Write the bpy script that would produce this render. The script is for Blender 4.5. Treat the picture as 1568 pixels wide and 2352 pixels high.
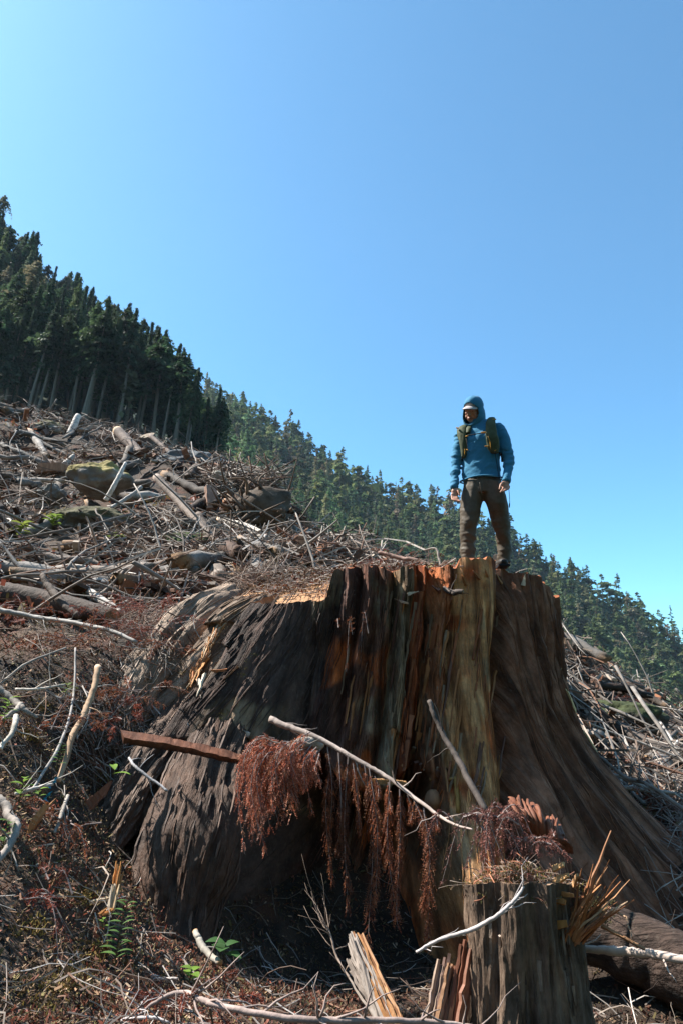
import bpy, bmesh, math, random
import numpy as np
from mathutils import Vector, Matrix

for _o in list(bpy.data.objects):
    bpy.data.objects.remove(_o, do_unlink=True)
scene = bpy.context.scene
C = scene.collection
R_ = math.radians

# ------------------------------------------------------------------ camera
CAM = np.array([0.0, 0.0, 1.5])
PITCH = R_(15.0)
F = 1568.0                                   # focal length in 1568-wide picture units
cam_d = bpy.data.cameras.new('camera')
cam_d.sensor_fit = 'VERTICAL'; cam_d.sensor_height = 36.0; cam_d.sensor_width = 24.0
cam_d.lens = 24.0; cam_d.clip_start = 0.05; cam_d.clip_end = 6000.0
cam = bpy.data.objects.new('camera', cam_d); C.objects.link(cam)
cam.location = CAM; cam.rotation_euler = (math.pi / 2 + PITCH, 0, 0)
scene.camera = cam

# ------------------------------------------------------------------ sky, sun, exposure
SUN_EL = R_(51.0)
SUN_AZ = R_(-72.0)                           # from +Y (view direction), negative = left
world = bpy.data.worlds.new('World'); scene.world = world; world.use_nodes = True
nt = world.node_tree; nt.nodes.clear()
sky = nt.nodes.new('ShaderNodeTexSky'); sky.sky_type = 'NISHITA'; sky.sun_disc = False
sky.sun_elevation = SUN_EL; sky.sun_rotation = SUN_AZ
sky.altitude = 300.0; sky.air_density = 0.8; sky.dust_density = 0.9; sky.ozone_density = 3.5
bg = nt.nodes.new('ShaderNodeBackground'); bg.inputs['Strength'].default_value = 0.117
wo = nt.nodes.new('ShaderNodeOutputWorld')
tint_ = nt.nodes.new('ShaderNodeVectorMath'); tint_.operation = 'MULTIPLY'; tint_.inputs[1].default_value = (0.62, 0.985, 0.98)   # the camera's cool white balance, the same all over the sky
nt.links.new(sky.outputs[0], tint_.inputs[0]); nt.links.new(tint_.outputs[0], bg.inputs[0]); nt.links.new(bg.outputs[0], wo.inputs[0])
sun_d = bpy.data.lights.new('sun', 'SUN'); sun_d.energy = 5.0; sun_d.angle = R_(0.53)
sun_d.color = (1.0, 0.95, 0.87)
sun = bpy.data.objects.new('sun', sun_d); C.objects.link(sun)
to_sun = Vector((math.sin(SUN_AZ) * math.cos(SUN_EL), math.cos(SUN_AZ) * math.cos(SUN_EL), math.sin(SUN_EL)))
sun.rotation_euler = to_sun.to_track_quat('Z', 'Y').to_euler()
sun.location = (-20, 5, 30)
scene.view_settings.view_transform = 'Standard'; scene.view_settings.look = 'None'
scene.view_settings.exposure = 1.33; scene.view_settings.gamma = 1.0
scene.view_settings.use_curve_mapping = False
scene.render.engine = 'CYCLES'
scene.cycles.use_denoising = True; scene.cycles.sample_clamp_indirect = 4.0
scene.cycles.max_bounces = 6; scene.cycles.diffuse_bounces = 3; scene.cycles.glossy_bounces = 2
scene.cycles.transparent_max_bounces = 4; scene.cycles.volume_bounces = 0
scene.cycles.use_adaptive_sampling = True; scene.cycles.adaptive_threshold = 0.01

# ------------------------------------------------------------------ helpers
rng = np.random.default_rng(7)
CP, SP = math.cos(PITCH), math.sin(PITCH)

def P(px, py, Y):
    """world point at depth Y seen at picture position (px, py) of the 1568 x 2352 frame"""
    xc = (px - 784.0) / F; yc = (1176.0 - py) / F
    s = Y / (CP - yc * SP)
    return np.array([xc * s, Y, CAM[2] + (SP + yc * CP) * s])

def pxr(npx, Y):
    return npx / F * Y

def _hash(i):
    h = (i[..., 0].astype(np.uint32) * np.uint32(374761393) + i[..., 1].astype(np.uint32) * np.uint32(668265263)
         + i[..., 2].astype(np.uint32) * np.uint32(2246822519))
    h = (h ^ (h >> np.uint32(13))) * np.uint32(1274126177)
    h = h ^ (h >> np.uint32(16))
    return h.astype(np.float64) / 4294967295.0

def vnoise(p):
    p = np.asarray(p, float); i = np.floor(p).astype(np.int64); f = p - i
    f = f * f * (3 - 2 * f); out = 0
    for dx in (0, 1):
        wx = f[..., 0] if dx else 1 - f[..., 0]
        for dy in (0, 1):
            wy = f[..., 1] if dy else 1 - f[..., 1]
            for dz in (0, 1):
                wz = f[..., 2] if dz else 1 - f[..., 2]
                out = out + wx * wy * wz * _hash(i + np.array([dx, dy, dz]))
    return out * 2 - 1

def fbm(p, octv=4, gain=0.5):
    p = np.asarray(p, float); a = 1.0; s = 0; t = 0
    for k in range(octv):
        s = s + a * vnoise(p * (2.0 ** k) + 17.3 * k); t += a; a *= gain
    return s / t

def v3(*a):
    return np.stack(np.broadcast_arrays(*[np.asarray(q, float) for q in a]), -1)

def unit(v):
    return v / (np.linalg.norm(v, axis=-1, keepdims=True) + 1e-12)

def sstep(a, b, x):
    t = np.clip((x - a) / (b - a), 0, 1); return t * t * (3 - 2 * t)

def make_mesh(name, V, faces, col=None, uv=None, smooth=True, mats=(), midx=None):
    V = np.asarray(V, np.float32)
    if not isinstance(faces, (list, tuple)): faces = [faces]
    faces = [np.asarray(f, np.int32) for f in faces if len(f)]
    lt = np.concatenate([np.full(len(f), f.shape[1], np.int32) for f in faces])
    li = np.concatenate([f.ravel() for f in faces])
    ls = np.concatenate([[0], np.cumsum(lt)[:-1]]).astype(np.int32)
    me = bpy.data.meshes.new(name)
    me.vertices.add(len(V)); me.vertices.foreach_set('co', V.ravel())
    me.loops.add(len(li)); me.loops.foreach_set('vertex_index', li)
    me.polygons.add(len(lt)); me.polygons.foreach_set('loop_start', ls)
    me.polygons.foreach_set('loop_total', lt)
    me.polygons.foreach_set('use_smooth', np.full(len(lt), bool(smooth)))
    if midx is not None: me.polygons.foreach_set('material_index', np.asarray(midx, np.int32))
    me.update(calc_edges=True)
    if col is not None:
        col = np.asarray(col, np.float32)
        if col.shape[1] == 3: col = np.concatenate([col, np.ones((len(col), 1), np.float32)], 1)
        a = me.color_attributes.new('Col', 'FLOAT_COLOR', 'POINT'); a.data.foreach_set('color', col.ravel())
    if uv is not None:
        l = me.uv_layers.new(name='UVMap'); l.data.foreach_set('uv', np.asarray(uv, np.float32)[li].ravel())
    for m in mats: me.materials.append(m)
    return me

def link(name, me, parent=None):
    o = bpy.data.objects.new(name, me); C.objects.link(o)
    if parent is not None: o.parent = parent
    return o

def obj(name, V, faces, mat, parent=None, col=None, uv=None, smooth=True, origin=None):
    V = np.asarray(V, float)
    if origin is not None: V = V - np.asarray(origin)
    o = link(name, make_mesh(name, V, faces, col, uv, smooth, (mat,)), parent)
    if origin is not None: o.location = origin
    return o

def tag(o, label=None, cat=None, group=None, kind=None):
    if label: o['label'] = label
    if cat: o['category'] = cat
    if group: o['group'] = group
    if kind: o['kind'] = kind
    return o

def empty(name, loc=(0, 0, 0), label=None, cat=None, group=None):
    o = bpy.data.objects.new(name, None); C.objects.link(o); o.location = loc
    o.empty_display_size = 0.1
    return tag(o, label, cat, group)

def part(name, V, faces, mat, parent, **k):
    """a child mesh given in world coordinates of an unrotated parent"""
    V = np.asarray(V, float) - np.array(parent.matrix_basis.translation if parent.parent is None else (parent.matrix_basis.translation + parent.parent.matrix_basis.translation))
    return obj(name, V, faces, mat, parent, **k)

def tube_batch(Pt, Rr, k=6, cap=True, squash=None, roll=0.0):
    """Pt (N,S,3) Rr (N,S) -> V, [quads, caps]"""
    Pt = np.asarray(Pt, float); Rr = np.asarray(Rr, float)
    if Pt.ndim == 2: Pt = Pt[None]; Rr = Rr[None]
    N, S, _ = Pt.shape
    T = unit(np.gradient(Pt, axis=1))
    m = np.abs(unit(Pt[:, -1] - Pt[:, 0])[:, 2]) > 0.85
    ref = np.where(m[:, None], np.array([1.0, 0.02, 0]), np.array([0, 0.02, 1.0]))[:, None, :]
    B = unit(np.cross(T, ref)); Nn = np.cross(B, T)
    a = np.arange(k) / k * 2 * math.pi + roll
    ca, sa = np.cos(a), np.sin(a)
    sx, sy = (1, 1) if squash is None else squash
    ring = Pt[:, :, None] + Rr[..., None, None] * (sx * ca[:, None] * B[:, :, None] + sy * sa[:, None] * Nn[:, :, None])
    V = ring.reshape(-1, 3)
    n, s, j = np.meshgrid(np.arange(N), np.arange(S - 1), np.arange(k), indexing='ij')
    b = (n * S + s) * k; j2 = (j + 1) % k
    q = np.stack([b + j, b + j2, b + k + j2, b + k + j], -1).reshape(-1, 4)
    fs = [q]
    if cap:
        base = (np.arange(N) * S * k)[:, None]
        fs.append(np.concatenate([base + np.arange(k)[::-1], base + (S - 1) * k + np.arange(k)]))
    return V, fs

def merge(parts):
    """parts: list of (V, [faces...], col) -> V, faces, col"""
    Vs, Cs, fs = [], [], {}
    off = 0
    for p in parts:
        V, fl = p[0], p[1]
        Vs.append(V)
        if len(p) > 2: Cs.append(np.broadcast_to(p[2], (len(V), 3)))
        for f in (fl if isinstance(fl, (list, tuple)) else [fl]):
            f = np.asarray(f)
            if len(f): fs.setdefault(f.shape[1], []).append(f + off)
        off += len(V)
    return np.concatenate(Vs), [np.concatenate(x) for x in fs.values()], (np.concatenate(Cs) if Cs else None)

def spline(pts, n):
    pts = np.asarray(pts, float)
    p = np.vstack([2 * pts[0] - pts[1], pts, 2 * pts[-1] - pts[-2]])
    m = len(pts) - 1
    t = np.linspace(0, m - 1e-6, n); i = t.astype(int); f = (t - i)[:, None]
    a, b, c, d = p[i], p[i + 1], p[i + 2], p[i + 3]
    return 0.5 * (2 * b + (c - a) * f + (2 * a - 5 * b + 4 * c - d) * f ** 2 + (3 * b - a - 3 * c + d) * f ** 3)

def grid_faces(nr, nc, wrap=False):
    r, c = np.meshgrid(np.arange(nr - 1), np.arange(nc if wrap else nc - 1), indexing='ij')
    c2 = (c + 1) % nc
    return np.stack([r * nc + c, r * nc + c2, (r + 1) * nc + c2, (r + 1) * nc + c], -1).reshape(-1, 4)

def ico(center, rad, sub=2):
    bm = bmesh.new(); bmesh.ops.create_icosphere(bm, subdivisions=sub, radius=1.0)
    V = np.array([v.co[:] for v in bm.verts]); Fc = np.array([[v.index for v in f.verts] for f in bm.faces]); bm.free()
    return V * np.asarray(rad) + np.asarray(center), [Fc]

def box_pts(size, bev=0.15):
    """chamfered box, centred; returns V,F"""
    bm = bmesh.new(); bmesh.ops.create_cube(bm, size=1.0)
    bmesh.ops.scale(bm, vec=size, verts=bm.verts)
    bmesh.ops.bevel(bm, geom=list(bm.edges), offset=min(size) * bev, segments=2, affect='EDGES', profile=0.6)
    bm.verts.ensure_lookup_table(); bm.verts.index_update()
    V = np.array([v.co[:] for v in bm.verts]); fs = {}
    for f in bm.faces: fs.setdefault(len(f.verts), []).append([v.index for v in f.verts])
    bm.free(); return V, [np.array(x) for x in fs.values()]

# ------------------------------------------------------------------ materials
def mat(name, base=(0.5, 0.5, 0.5), rough=0.85, attr=True, n_scale=8.0, n_amt=0.35, bump=0.4, bump_scale=30.0,
        bump_dist=0.01, coord='Object', stretch=(1, 1, 1), trans=0.0, rand=0.0, spec=0.25, tint=None, detail=6.0, sheen=0.0, patch=False):
    m = bpy.data.materials.new(name); m.use_nodes = True
    t = m.node_tree; N = t.nodes; L = t.links
    b = N['Principled BSDF']; out = N['Material Output']
    b.inputs['Roughness'].default_value = rough; b.inputs['Specular IOR Level'].default_value = spec
    if sheen: b.inputs['Sheen Weight'].default_value = sheen
    tc = N.new('ShaderNodeTexCoord'); mp = N.new('ShaderNodeMapping'); mp.inputs['Scale'].default_value = stretch
    L.new(tc.outputs[coord], mp.inputs[0])
    nz = N.new('ShaderNodeTexNoise'); nz.inputs['Scale'].default_value = n_scale; nz.inputs['Detail'].default_value = detail
    nz.inputs['Roughness'].default_value = 0.65
    L.new(mp.outputs[0], nz.inputs['Vector'])
    if attr:
        at = N.new('ShaderNodeAttribute'); at.attribute_name = 'Col'; src = at.outputs['Color']
    else:
        rgb = N.new('ShaderNodeRGB'); rgb.outputs[0].default_value = (*base, 1); src = rgb.outputs[0]
    mr = N.new('ShaderNodeMapRange'); mr.inputs[1].default_value = 0.28; mr.inputs[2].default_value = 0.72
    mr.inputs[3].default_value = 1 - n_amt; mr.inputs[4].default_value = 1 + n_amt
    L.new(nz.outputs['Fac'], mr.inputs[0])
    mul = N.new('ShaderNodeVectorMath'); mul.operation = 'SCALE'
    L.new(src, mul.inputs[0]); L.new(mr.outputs[0], mul.inputs['Scale']); colr = mul.outputs[0]
    if tint is not None:                      # second colour in noisy patches
        n2 = N.new('ShaderNodeTexNoise'); n2.inputs['Scale'].default_value = tint[1]; n2.inputs['Detail'].default_value = 4
        L.new(mp.outputs[0], n2.inputs['Vector'])
        m2 = N.new('ShaderNodeMapRange'); m2.inputs[1].default_value = tint[2]; m2.inputs[2].default_value = tint[2] + 0.12
        L.new(n2.outputs['Fac'], m2.inputs[0])
        mx = N.new('ShaderNodeMix'); mx.data_type = 'RGBA'
        L.new(m2.outputs[0], mx.inputs['Factor']); L.new(colr, mx.inputs['A']); mx.inputs['B'].default_value = (*tint[0], 1)
        colr = mx.outputs['Result']
    if patch:                                 # weathering: broad stains and flakes over the grain
        n3 = N.new('ShaderNodeTexNoise'); n3.inputs['Scale'].default_value = 5.0; n3.inputs['Detail'].default_value = 6; n3.inputs['Roughness'].default_value = 0.7
        L.new(tc.outputs['Object'], n3.inputs['Vector'])
        m7 = N.new('ShaderNodeMapRange'); m7.inputs[1].default_value = 0.32; m7.inputs[2].default_value = 0.68; m7.inputs[3].default_value = 0.5; m7.inputs[4].default_value = 1.5
        L.new(n3.outputs['Fac'], m7.inputs[0])
        mu = N.new('ShaderNodeVectorMath'); mu.operation = 'SCALE'; L.new(colr, mu.inputs[0]); L.new(m7.outputs[0], mu.inputs['Scale']); colr = mu.outputs[0]
        vo = N.new('ShaderNodeTexNoise'); vo.inputs['Scale'].default_value = 38.0; vo.inputs['Detail'].default_value = 3
        L.new(tc.outputs['Object'], vo.inputs['Vector'])
        m8 = N.new('ShaderNodeMapRange'); m8.inputs[1].default_value = 0.58; m8.inputs[2].default_value = 0.66
        L.new(vo.outputs['Fac'], m8.inputs[0])
        mx2 = N.new('ShaderNodeMix'); mx2.data_type = 'RGBA'; mx2.inputs['B'].default_value = (0.16, 0.13, 0.10, 1)
        m9 = N.new('ShaderNodeMath'); m9.operation = 'MULTIPLY'; m9.inputs[1].default_value = 0.22; L.new(m8.outputs[0], m9.inputs[0])
        L.new(m9.outputs[0], mx2.inputs['Factor']); L.new(colr, mx2.inputs['A']); colr = mx2.outputs['Result']
    if rand:
        oi = N.new('ShaderNodeObjectInfo'); hs = N.new('ShaderNodeHueSaturation')
        m3 = N.new('ShaderNodeMapRange'); m3.inputs[3].default_value = 1 - rand; m3.inputs[4].default_value = 1 + rand
        L.new(oi.outputs['Random'], m3.inputs[0]); L.new(m3.outputs[0], hs.inputs['Value'])
        m4 = N.new('ShaderNodeMath'); m4.operation = 'MULTIPLY'; m4.inputs[1].default_value = 7.31
        m5 = N.new('ShaderNodeMath'); m5.operation = 'FRACT'
        m6 = N.new('ShaderNodeMapRange'); m6.inputs[3].default_value = 0.46; m6.inputs[4].default_value = 0.525
        L.new(oi.outputs['Random'], m4.inputs[0]); L.new(m4.outputs[0], m5.inputs[0]); L.new(m5.outputs[0], m6.inputs[0])
        L.new(m6.outputs[0], hs.inputs['Hue']); L.new(colr, hs.inputs['Color']); colr = hs.outputs[0]
    L.new(colr, b.inputs['Base Color'])
    if bump:
        nb = N.new('ShaderNodeTexNoise'); nb.inputs['Scale'].default_value = bump_scale; nb.inputs['Detail'].default_value = 5
        nb.inputs['Roughness'].default_value = 0.6
        L.new(mp.outputs[0], nb.inputs['Vector'])
        bp = N.new('ShaderNodeBump'); bp.inputs['Strength'].default_value = bump; bp.inputs['Distance'].default_value = bump_dist
        L.new(nb.outputs['Fac'], bp.inputs['Height']); L.new(bp.outputs[0], b.inputs['Normal'])
    if trans:
        tr = N.new('ShaderNodeBsdfTranslucent'); ms = N.new('ShaderNodeMixShader'); ms.inputs[0].default_value = trans
        L.new(colr, tr.inputs['Color']); L.new(b.outputs[0], ms.inputs[1]); L.new(tr.outputs[0], ms.inputs[2])
        L.new(ms.outputs[0], out.inputs['Surface'])
    return m

M = {}
M['ground'] = mat('forest_duff', n_scale=3.0, n_amt=0.45, bump=0.9, bump_scale=26, bump_dist=0.03, tint=((0.10, 0.045, 0.028), 2.2, 0.56))
M['stump'] = mat('weathered_bark', coord='UV', stretch=(20, 2.4, 1), n_scale=1.1, n_amt=0.45, bump=1.0, bump_scale=2.6, bump_dist=0.04, rough=0.75, detail=8, patch=True)
M['cutwood'] = mat('sawn_cedar', n_scale=9, n_amt=0.3, bump=0.5, bump_scale=45, bump_dist=0.01, rough=0.8)
M['stick'] = mat('dead_branch', n_scale=9, n_amt=0.45, bump=0.5, bump_scale=55, bump_dist=0.006, rough=0.75)
M['log'] = mat('dead_log', n_scale=5, n_amt=0.5, bump=0.7, bump_scale=28, bump_dist=0.02, rough=0.8)
M['bark'] = mat('furrowed_bark', n_scale=24, n_amt=0.7, bump=1.0, bump_scale=34, bump_dist=0.03, stretch=(1, 1, 0.2), rough=0.85, patch=True)
M['bark_lying'] = mat('grey_lying_bark', n_scale=24, n_amt=0.7, bump=1.0, bump_scale=30, bump_dist=0.04, stretch=(0.15, 1, 1), rough=0.85, patch=True)
M['splinter'] = mat('split_wood', n_scale=14, n_amt=0.4, bump=0.6, bump_scale=60, bump_dist=0.006, stretch=(1, 1, 0.25), rough=0.65)
M['needle'] = mat('dry_red_needles', n_scale=20, n_amt=0.3, bump=0, trans=0.3, rough=0.6)
M['litter'] = mat('litter', n_scale=12, n_amt=0.3, bump=0, rough=0.8)
M['moss'] = mat('moss', n_scale=20, n_amt=0.4, bump=0, rough=0.95, trans=0.15)
M['rock'] = mat('rock', n_scale=2.4, n_amt=0.4, bump=0.8, bump_scale=9, bump_dist=0.06, rough=0.9)
M['leaf'] = mat('green_leaf', n_scale=10, n_amt=0.2, bump=0, trans=0.4, rough=0.5)
M['crown'] = mat('conifer_needles', n_scale=0.9, n_amt=0.35, bump=0, trans=0.4, rand=0.38, rough=0.7)
M['trunk'] = mat('conifer_bark', n_scale=1.5, n_amt=0.35, bump=0, rough=0.9)
M['hill'] = mat('forest_floor', base=(0.03, 0.05, 0.022), attr=False, n_scale=0.08, n_amt=0.5, bump=0)
# ------------------------------------------------------------------ terrain: thin-plate surface through control points
_ctl = [(-200, 2400, 2.4), (0, 2352, 2.7), (300, 2352, 3.0), (784, 2352, 3.6), (1200, 2400, 4.0), (1568, 2352, 4.2), (1900, 2352, 4.5),
        (0, 2000, 3.5), (200, 2050, 3.7), (320, 2210, 3.6), (600, 2250, 4.5), (900, 2260, 4.8), (1100, 2260, 4.9), (1450, 2200, 5.0), (1568, 1960, 6.0),
        (0, 1800, 4.1), (0, 1600, 5.0), (200, 1640, 5.25), (120, 1720, 4.7), (160, 1850, 4.5), (0, 1450, 6.5), (250, 1450, 6.8), (300, 1500, 6.3), (335, 1565, 5.98), (268, 1680, 5.55), (205, 1800, 5.15),
        (0, 1300, 9.5), (200, 1320, 9.5), (400, 1330, 9.5), (560, 1310, 9.6), (700, 1305, 9.8), (850, 1300, 10.5), (1000, 1320, 11),
        (0, 925, 26), (-300, 830, 28), (120, 950, 25), (240, 985, 24), (350, 1015, 24), (480, 1080, 22), (540, 1075, 20), (620, 1150, 19), (690, 1230, 17.5), (780, 1280, 16.5),
        (0, 1110, 17), (240, 1110, 17), (400, 1140, 17), (550, 1190, 15.5), (0, 1220, 12.5), (250, 1225, 13), (450, 1270, 12.5), (600, 1285, 13),
        (900, 1345, 16.5), (1050, 1390, 17), (1270, 1470, 17), (1400, 1560, 18.5), (1500, 1635, 20), (1568, 1700, 21), (1750, 1830, 22),
        (1330, 1680, 12), (1450, 1790, 8.8), (1568, 1800, 9.5), (1800, 1900, 9)]
_cp = [P(*c) for c in _ctl]
_cp += [np.array(q) for q in [(0, 0, 0.0), (-2.5, 0, 0.7), (2.5, 0, -0.5), (0, -4, -0.5), (-7, 2, 4.0), (7, 2, -1.0), (-10, 8, 7.0), (10, 6, -0.9),
        (0.0, 5.4, -0.3), (0.5, 5.8, -0.3), (-0.45, 5.2, -0.2), (1.4, 5.6, -0.3), (2.2, 5.8, -0.3), (2.7, 6.6, 0.0)]]
for (a, b, y) in [(-300, 830, 28), (0, 925, 26), (240, 985, 24), (480, 1080, 22), (690, 1230, 17.5), (900, 1345, 16.5), (1270, 1470, 17), (1568, 1700, 21)]:
    q = P(a, b, y); _cp.append(q + np.array([0, 8, -0.6])); _cp.append(q + np.array([0, 20, -4.5]))
_cp = np.array(_cp)
def _U(r2): return np.where(r2 > 1e-9, 0.5 * r2 * np.log(r2 + 1e-12), 0)
def _tps_fit(cp, lam=0.03):
    n = len(cp); d2 = ((cp[:, None, :2] - cp[None, :, :2]) ** 2).sum(-1)
    A = np.zeros((n + 3, n + 3)); A[:n, :n] = _U(d2) + lam * np.eye(n); A[:n, n] = 1; A[:n, n + 1:] = cp[:, :2]; A[n:, :n] = A[:n, n:].T
    return np.linalg.solve(A, np.concatenate([cp[:, 2], [0, 0, 0]]))
_w = _tps_fit(_cp)
def base_z(x, y):
    x = np.asarray(x, float); y = np.asarray(y, float); sh = x.shape; x = x.ravel(); y = y.ravel(); o = np.zeros(len(x)); n = len(_cp)
    for s in range(0, len(x), 40000):
        e = s + 40000
        d2 = (x[s:e, None] - _cp[None, :, 0]) ** 2 + (y[s:e, None] - _cp[None, :, 1]) ** 2
        o[s:e] = _U(d2) @ _w[:n] + _w[n] + _w[n + 1] * x[s:e] + _w[n + 2] * y[s:e]
    return o.reshape(sh)
def ground_z(x, y):
    x = np.asarray(x, float); y = np.asarray(y, float); z = base_z(x, y); d = np.hypot(x, y)
    p = v3(x, y, 0 * x)
    z = z + 0.10 * fbm(p * 1.1, 4) * sstep(0.5, 3, d) + 0.05 * fbm(p * 5.0 + 9, 3)
    z = z + 0.45 * fbm(p * 0.42 + 3.7, 3) * sstep(9, 15, d)
    return z
na, nd = 270, 290
ang = np.linspace(R_(-72), R_(66), na); dist = 0.5 * (52 / 0.5) ** np.linspace(0, 1, nd)
A_, D_ = np.meshgrid(ang, dist, indexing='xy'); gx = D_ * np.sin(A_); gy = D_ * np.cos(A_) ; gz = ground_z(gx, gy)
gV = v3(gx, gy, gz).reshape(-1, 3)
gn = fbm(gV * 1.7, 3)[:, None]
gcol = np.where(gn > 0.05, np.array([0.075, 0.046, 0.030]), np.array([0.040, 0.029, 0.022])) * (1 + 0.25 * fbm(gV * 7, 2)[:, None])
hollow_shade = (sstep(-.55, -.15, gV[:, 0]) * (1 - sstep(5.6, 6.4, gV[:, 1])))[:, None]; gcol = gcol * (1 - hollow_shade) + np.array([.030, .020, .014]) * (1 + .4 * gn) * hollow_shade      # shade of the hollow put into the soil colour
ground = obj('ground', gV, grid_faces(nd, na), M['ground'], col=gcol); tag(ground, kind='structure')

def on_ground(px, py, y0=1.5, y1=60):
    """where the view ray through a picture point meets the terrain"""
    ys = y0 * (y1 / y0) ** np.linspace(0, 1, 400)
    pts = np.array([P(px, py, y) for y in ys]); d = pts[:, 2] - ground_z(pts[:, 0], pts[:, 1])
    i = np.argmax(d < 0)
    return pts[i] if (d < 0).any() else pts[-1]

# ------------------------------------------------------------------ the two forested hillsides
def interp(tab, x):
    t = np.array(tab, float); return np.interp(x, t[:, 0], t[:, 1])
NEAR_B = [(-700, 900), (0, 950), (190, 990), (350, 1035), (480, 1090), (560, 1150)]
NEAR_T = [(-700, 100), (0, 640), (100, 735), (200, 835), (330, 985), (480, 1085), (560, 1150)]
FAR_B = [(0, 1000), (480, 1120), (784, 1360), (1100, 1530), (1568, 1830), (2200, 2250)]
FAR_T = [(0, 560), (300, 790), (480, 912), (660, 1012), (784, 1100), (920, 1155), (1050, 1190), (1180, 1262), (1300, 1335), (1400, 1390), (1500, 1452), (1568, 1490), (2200, 1900)]
def near_pt(px, t):
    return P(px, interp(NEAR_B, px) * (1 - t) + interp(NEAR_T, px) * t, 88 + 64 * t)
def far_pt(px, t):
    return P(px, interp(FAR_B, px) * (1 - t) + interp(FAR_T, px) * t, 215 + 225 * t)
def sheet(name, fn, x0, x1, nx, nt_):
    V = np.array([[fn(px, t) for px in np.linspace(x0, x1, nx)] for t in np.linspace(-0.35, 1.0, nt_)])
    back = V[-1:] + np.array([0, 60, -25.0])
    V = np.concatenate([V, back]).reshape(-1, 3)
    return tag(obj(name, V, grid_faces(nt_ + 1, nx), M['hill']), kind='structure')
sheet('near_hillside', near_pt, -700, 560, 60, 24)
sheet('far_hillside', far_pt, 0, 2200, 80, 24)

# unseen hill added behind the camera to block low sky light
oa = np.linspace(R_(105), R_(262), 60); oh = np.linspace(0, 1, 14)
oV = np.array([[(math.sin(a) * (70 + 190 * h), math.cos(a) * (70 + 190 * h), -18 + 150 * h ** 1.1 * (1 + .12 * math.sin(a * 7))) for a in oa] for h in oh]).reshape(-1, 3)
tag(obj('sky_blocking_hill', oV, grid_faces(14, 60), M['hill']), kind='structure')
# ------------------------------------------------------------------ conifers
def conifer(seed, bare=0.3, width=0.16, nb=190, spr=7, lean=0.0, droop=0.35, col=(0.045, 0.075, 0.032), top=0.75, tr=0.012, rag=0.5, lf=1.0, snags=True):
    """unit-height conifer: returns (trunk V,F,col), (crown V,F,col)"""
    r = np.random.default_rng(seed)
    S = 12 if snags else 6; t = np.linspace(0, 1, S)
    bend = 0.012 * np.sin(t * 3 + seed)
    path = v3(lean * t ** 1.3 + bend, 0.01 * np.sin(t * 4 + seed * 2), t)
    tV, tF = tube_batch(path, tr * (1 - t) ** 0.8 + 0.0012, 6 if snags else 4)
    tparts = [(tV, tF, np.array([0.20, 0.16, 0.125]) * r.uniform(0.7, 1.25))]
    if snags and bare > 0.2:                                       # dead snags on the bare stem
        nn = 26; h = r.uniform(0.08, bare + 0.12, nn); a = r.uniform(0, 6.28, nn); L = r.uniform(0.02, 0.07, nn)
        b0 = np.stack([np.interp(h, t, path[:, 0]), np.interp(h, t, path[:, 1]), h], -1)
        b1 = b0 + np.stack([np.cos(a) * L, np.sin(a) * L, -0.2 * L], -1)
        sV, sF = tube_batch(np.stack([b0, b1], 1), np.tile([0.0016, 0.0006], (nn, 1)), 3)
        tparts.append((sV, sF, np.array([0.11, 0.10, 0.085])))
    # boughs
    h = bare + (1 - bare) * r.random(nb) ** 0.85; ntop = nb // 7; h[:ntop] = r.uniform(0.86, 1.0, ntop)
    q = (h - bare) / (1 - bare)
    lump = 1 + rag * np.sin(h * 23 + seed) * np.cos(h * 41 + seed * 3)
    L = width * ((1 - q) ** top * (0.35 + 0.65 * sstep(-0.05, 0.25, q)) + 0.015) * r.uniform(0.4, 1.2, nb) * lump
    a = r.uniform(0, 6.28, nb)
    L = L * (1 + 0.3 * np.sin(a * 2 + seed))
    b0 = np.stack([np.interp(h, t, path[:, 0]), np.interp(h, t, path[:, 1]), h], -1)
    out = np.stack([np.cos(a), np.sin(a), np.zeros(nb)], -1)
    parts_c = []
    s = np.linspace(0.12, 1, spr)
    up = 0.15 * (q[:, None] - 0.2)
    pos = b0[:, None] + out[:, None] * (L[:, None] * s)[..., None]
    pos[..., 2] += L[:, None] * (up * s - droop * s ** 2 * r.uniform(0.5, 1.5, (nb, 1)))
    pos += r.normal(0, 0.004, pos.shape)
    side = np.stack([-np.sin(a), np.cos(a), np.zeros(nb)], -1)[:, None]
    for sg in (-1, 1):
        d = unit(out[:, None] * 0.6 + sg * side * r.uniform(0.5, 1.2, (nb, spr, 1)) + np.array([0, 0, -0.55]) * r.uniform(0.2, 1.6, (nb, spr, 1)))
        ln = lf * (0.006 + 0.24 * L[:, None] * (1.1 - 0.5 * s)) * r.uniform(0.7, 1.4, (nb, spr))
        w = unit(np.cross(d, r.normal(0, 1, d.shape))) * (ln * r.uniform(0.22, 0.42, ln.shape))[..., None]
        tip = pos + d * ln[..., None]; mid = pos + d * (ln * 0.45)[..., None]
        Vq = np.stack([pos, mid + w, tip, mid - w], -2).reshape(-1, 3)
        Fq = np.arange(len(Vq)).reshape(-1, 4)
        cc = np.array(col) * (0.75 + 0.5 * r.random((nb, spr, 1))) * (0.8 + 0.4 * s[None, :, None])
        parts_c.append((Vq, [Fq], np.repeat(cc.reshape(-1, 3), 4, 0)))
    # leader
    return merge(tparts), merge(parts_c)

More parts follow.
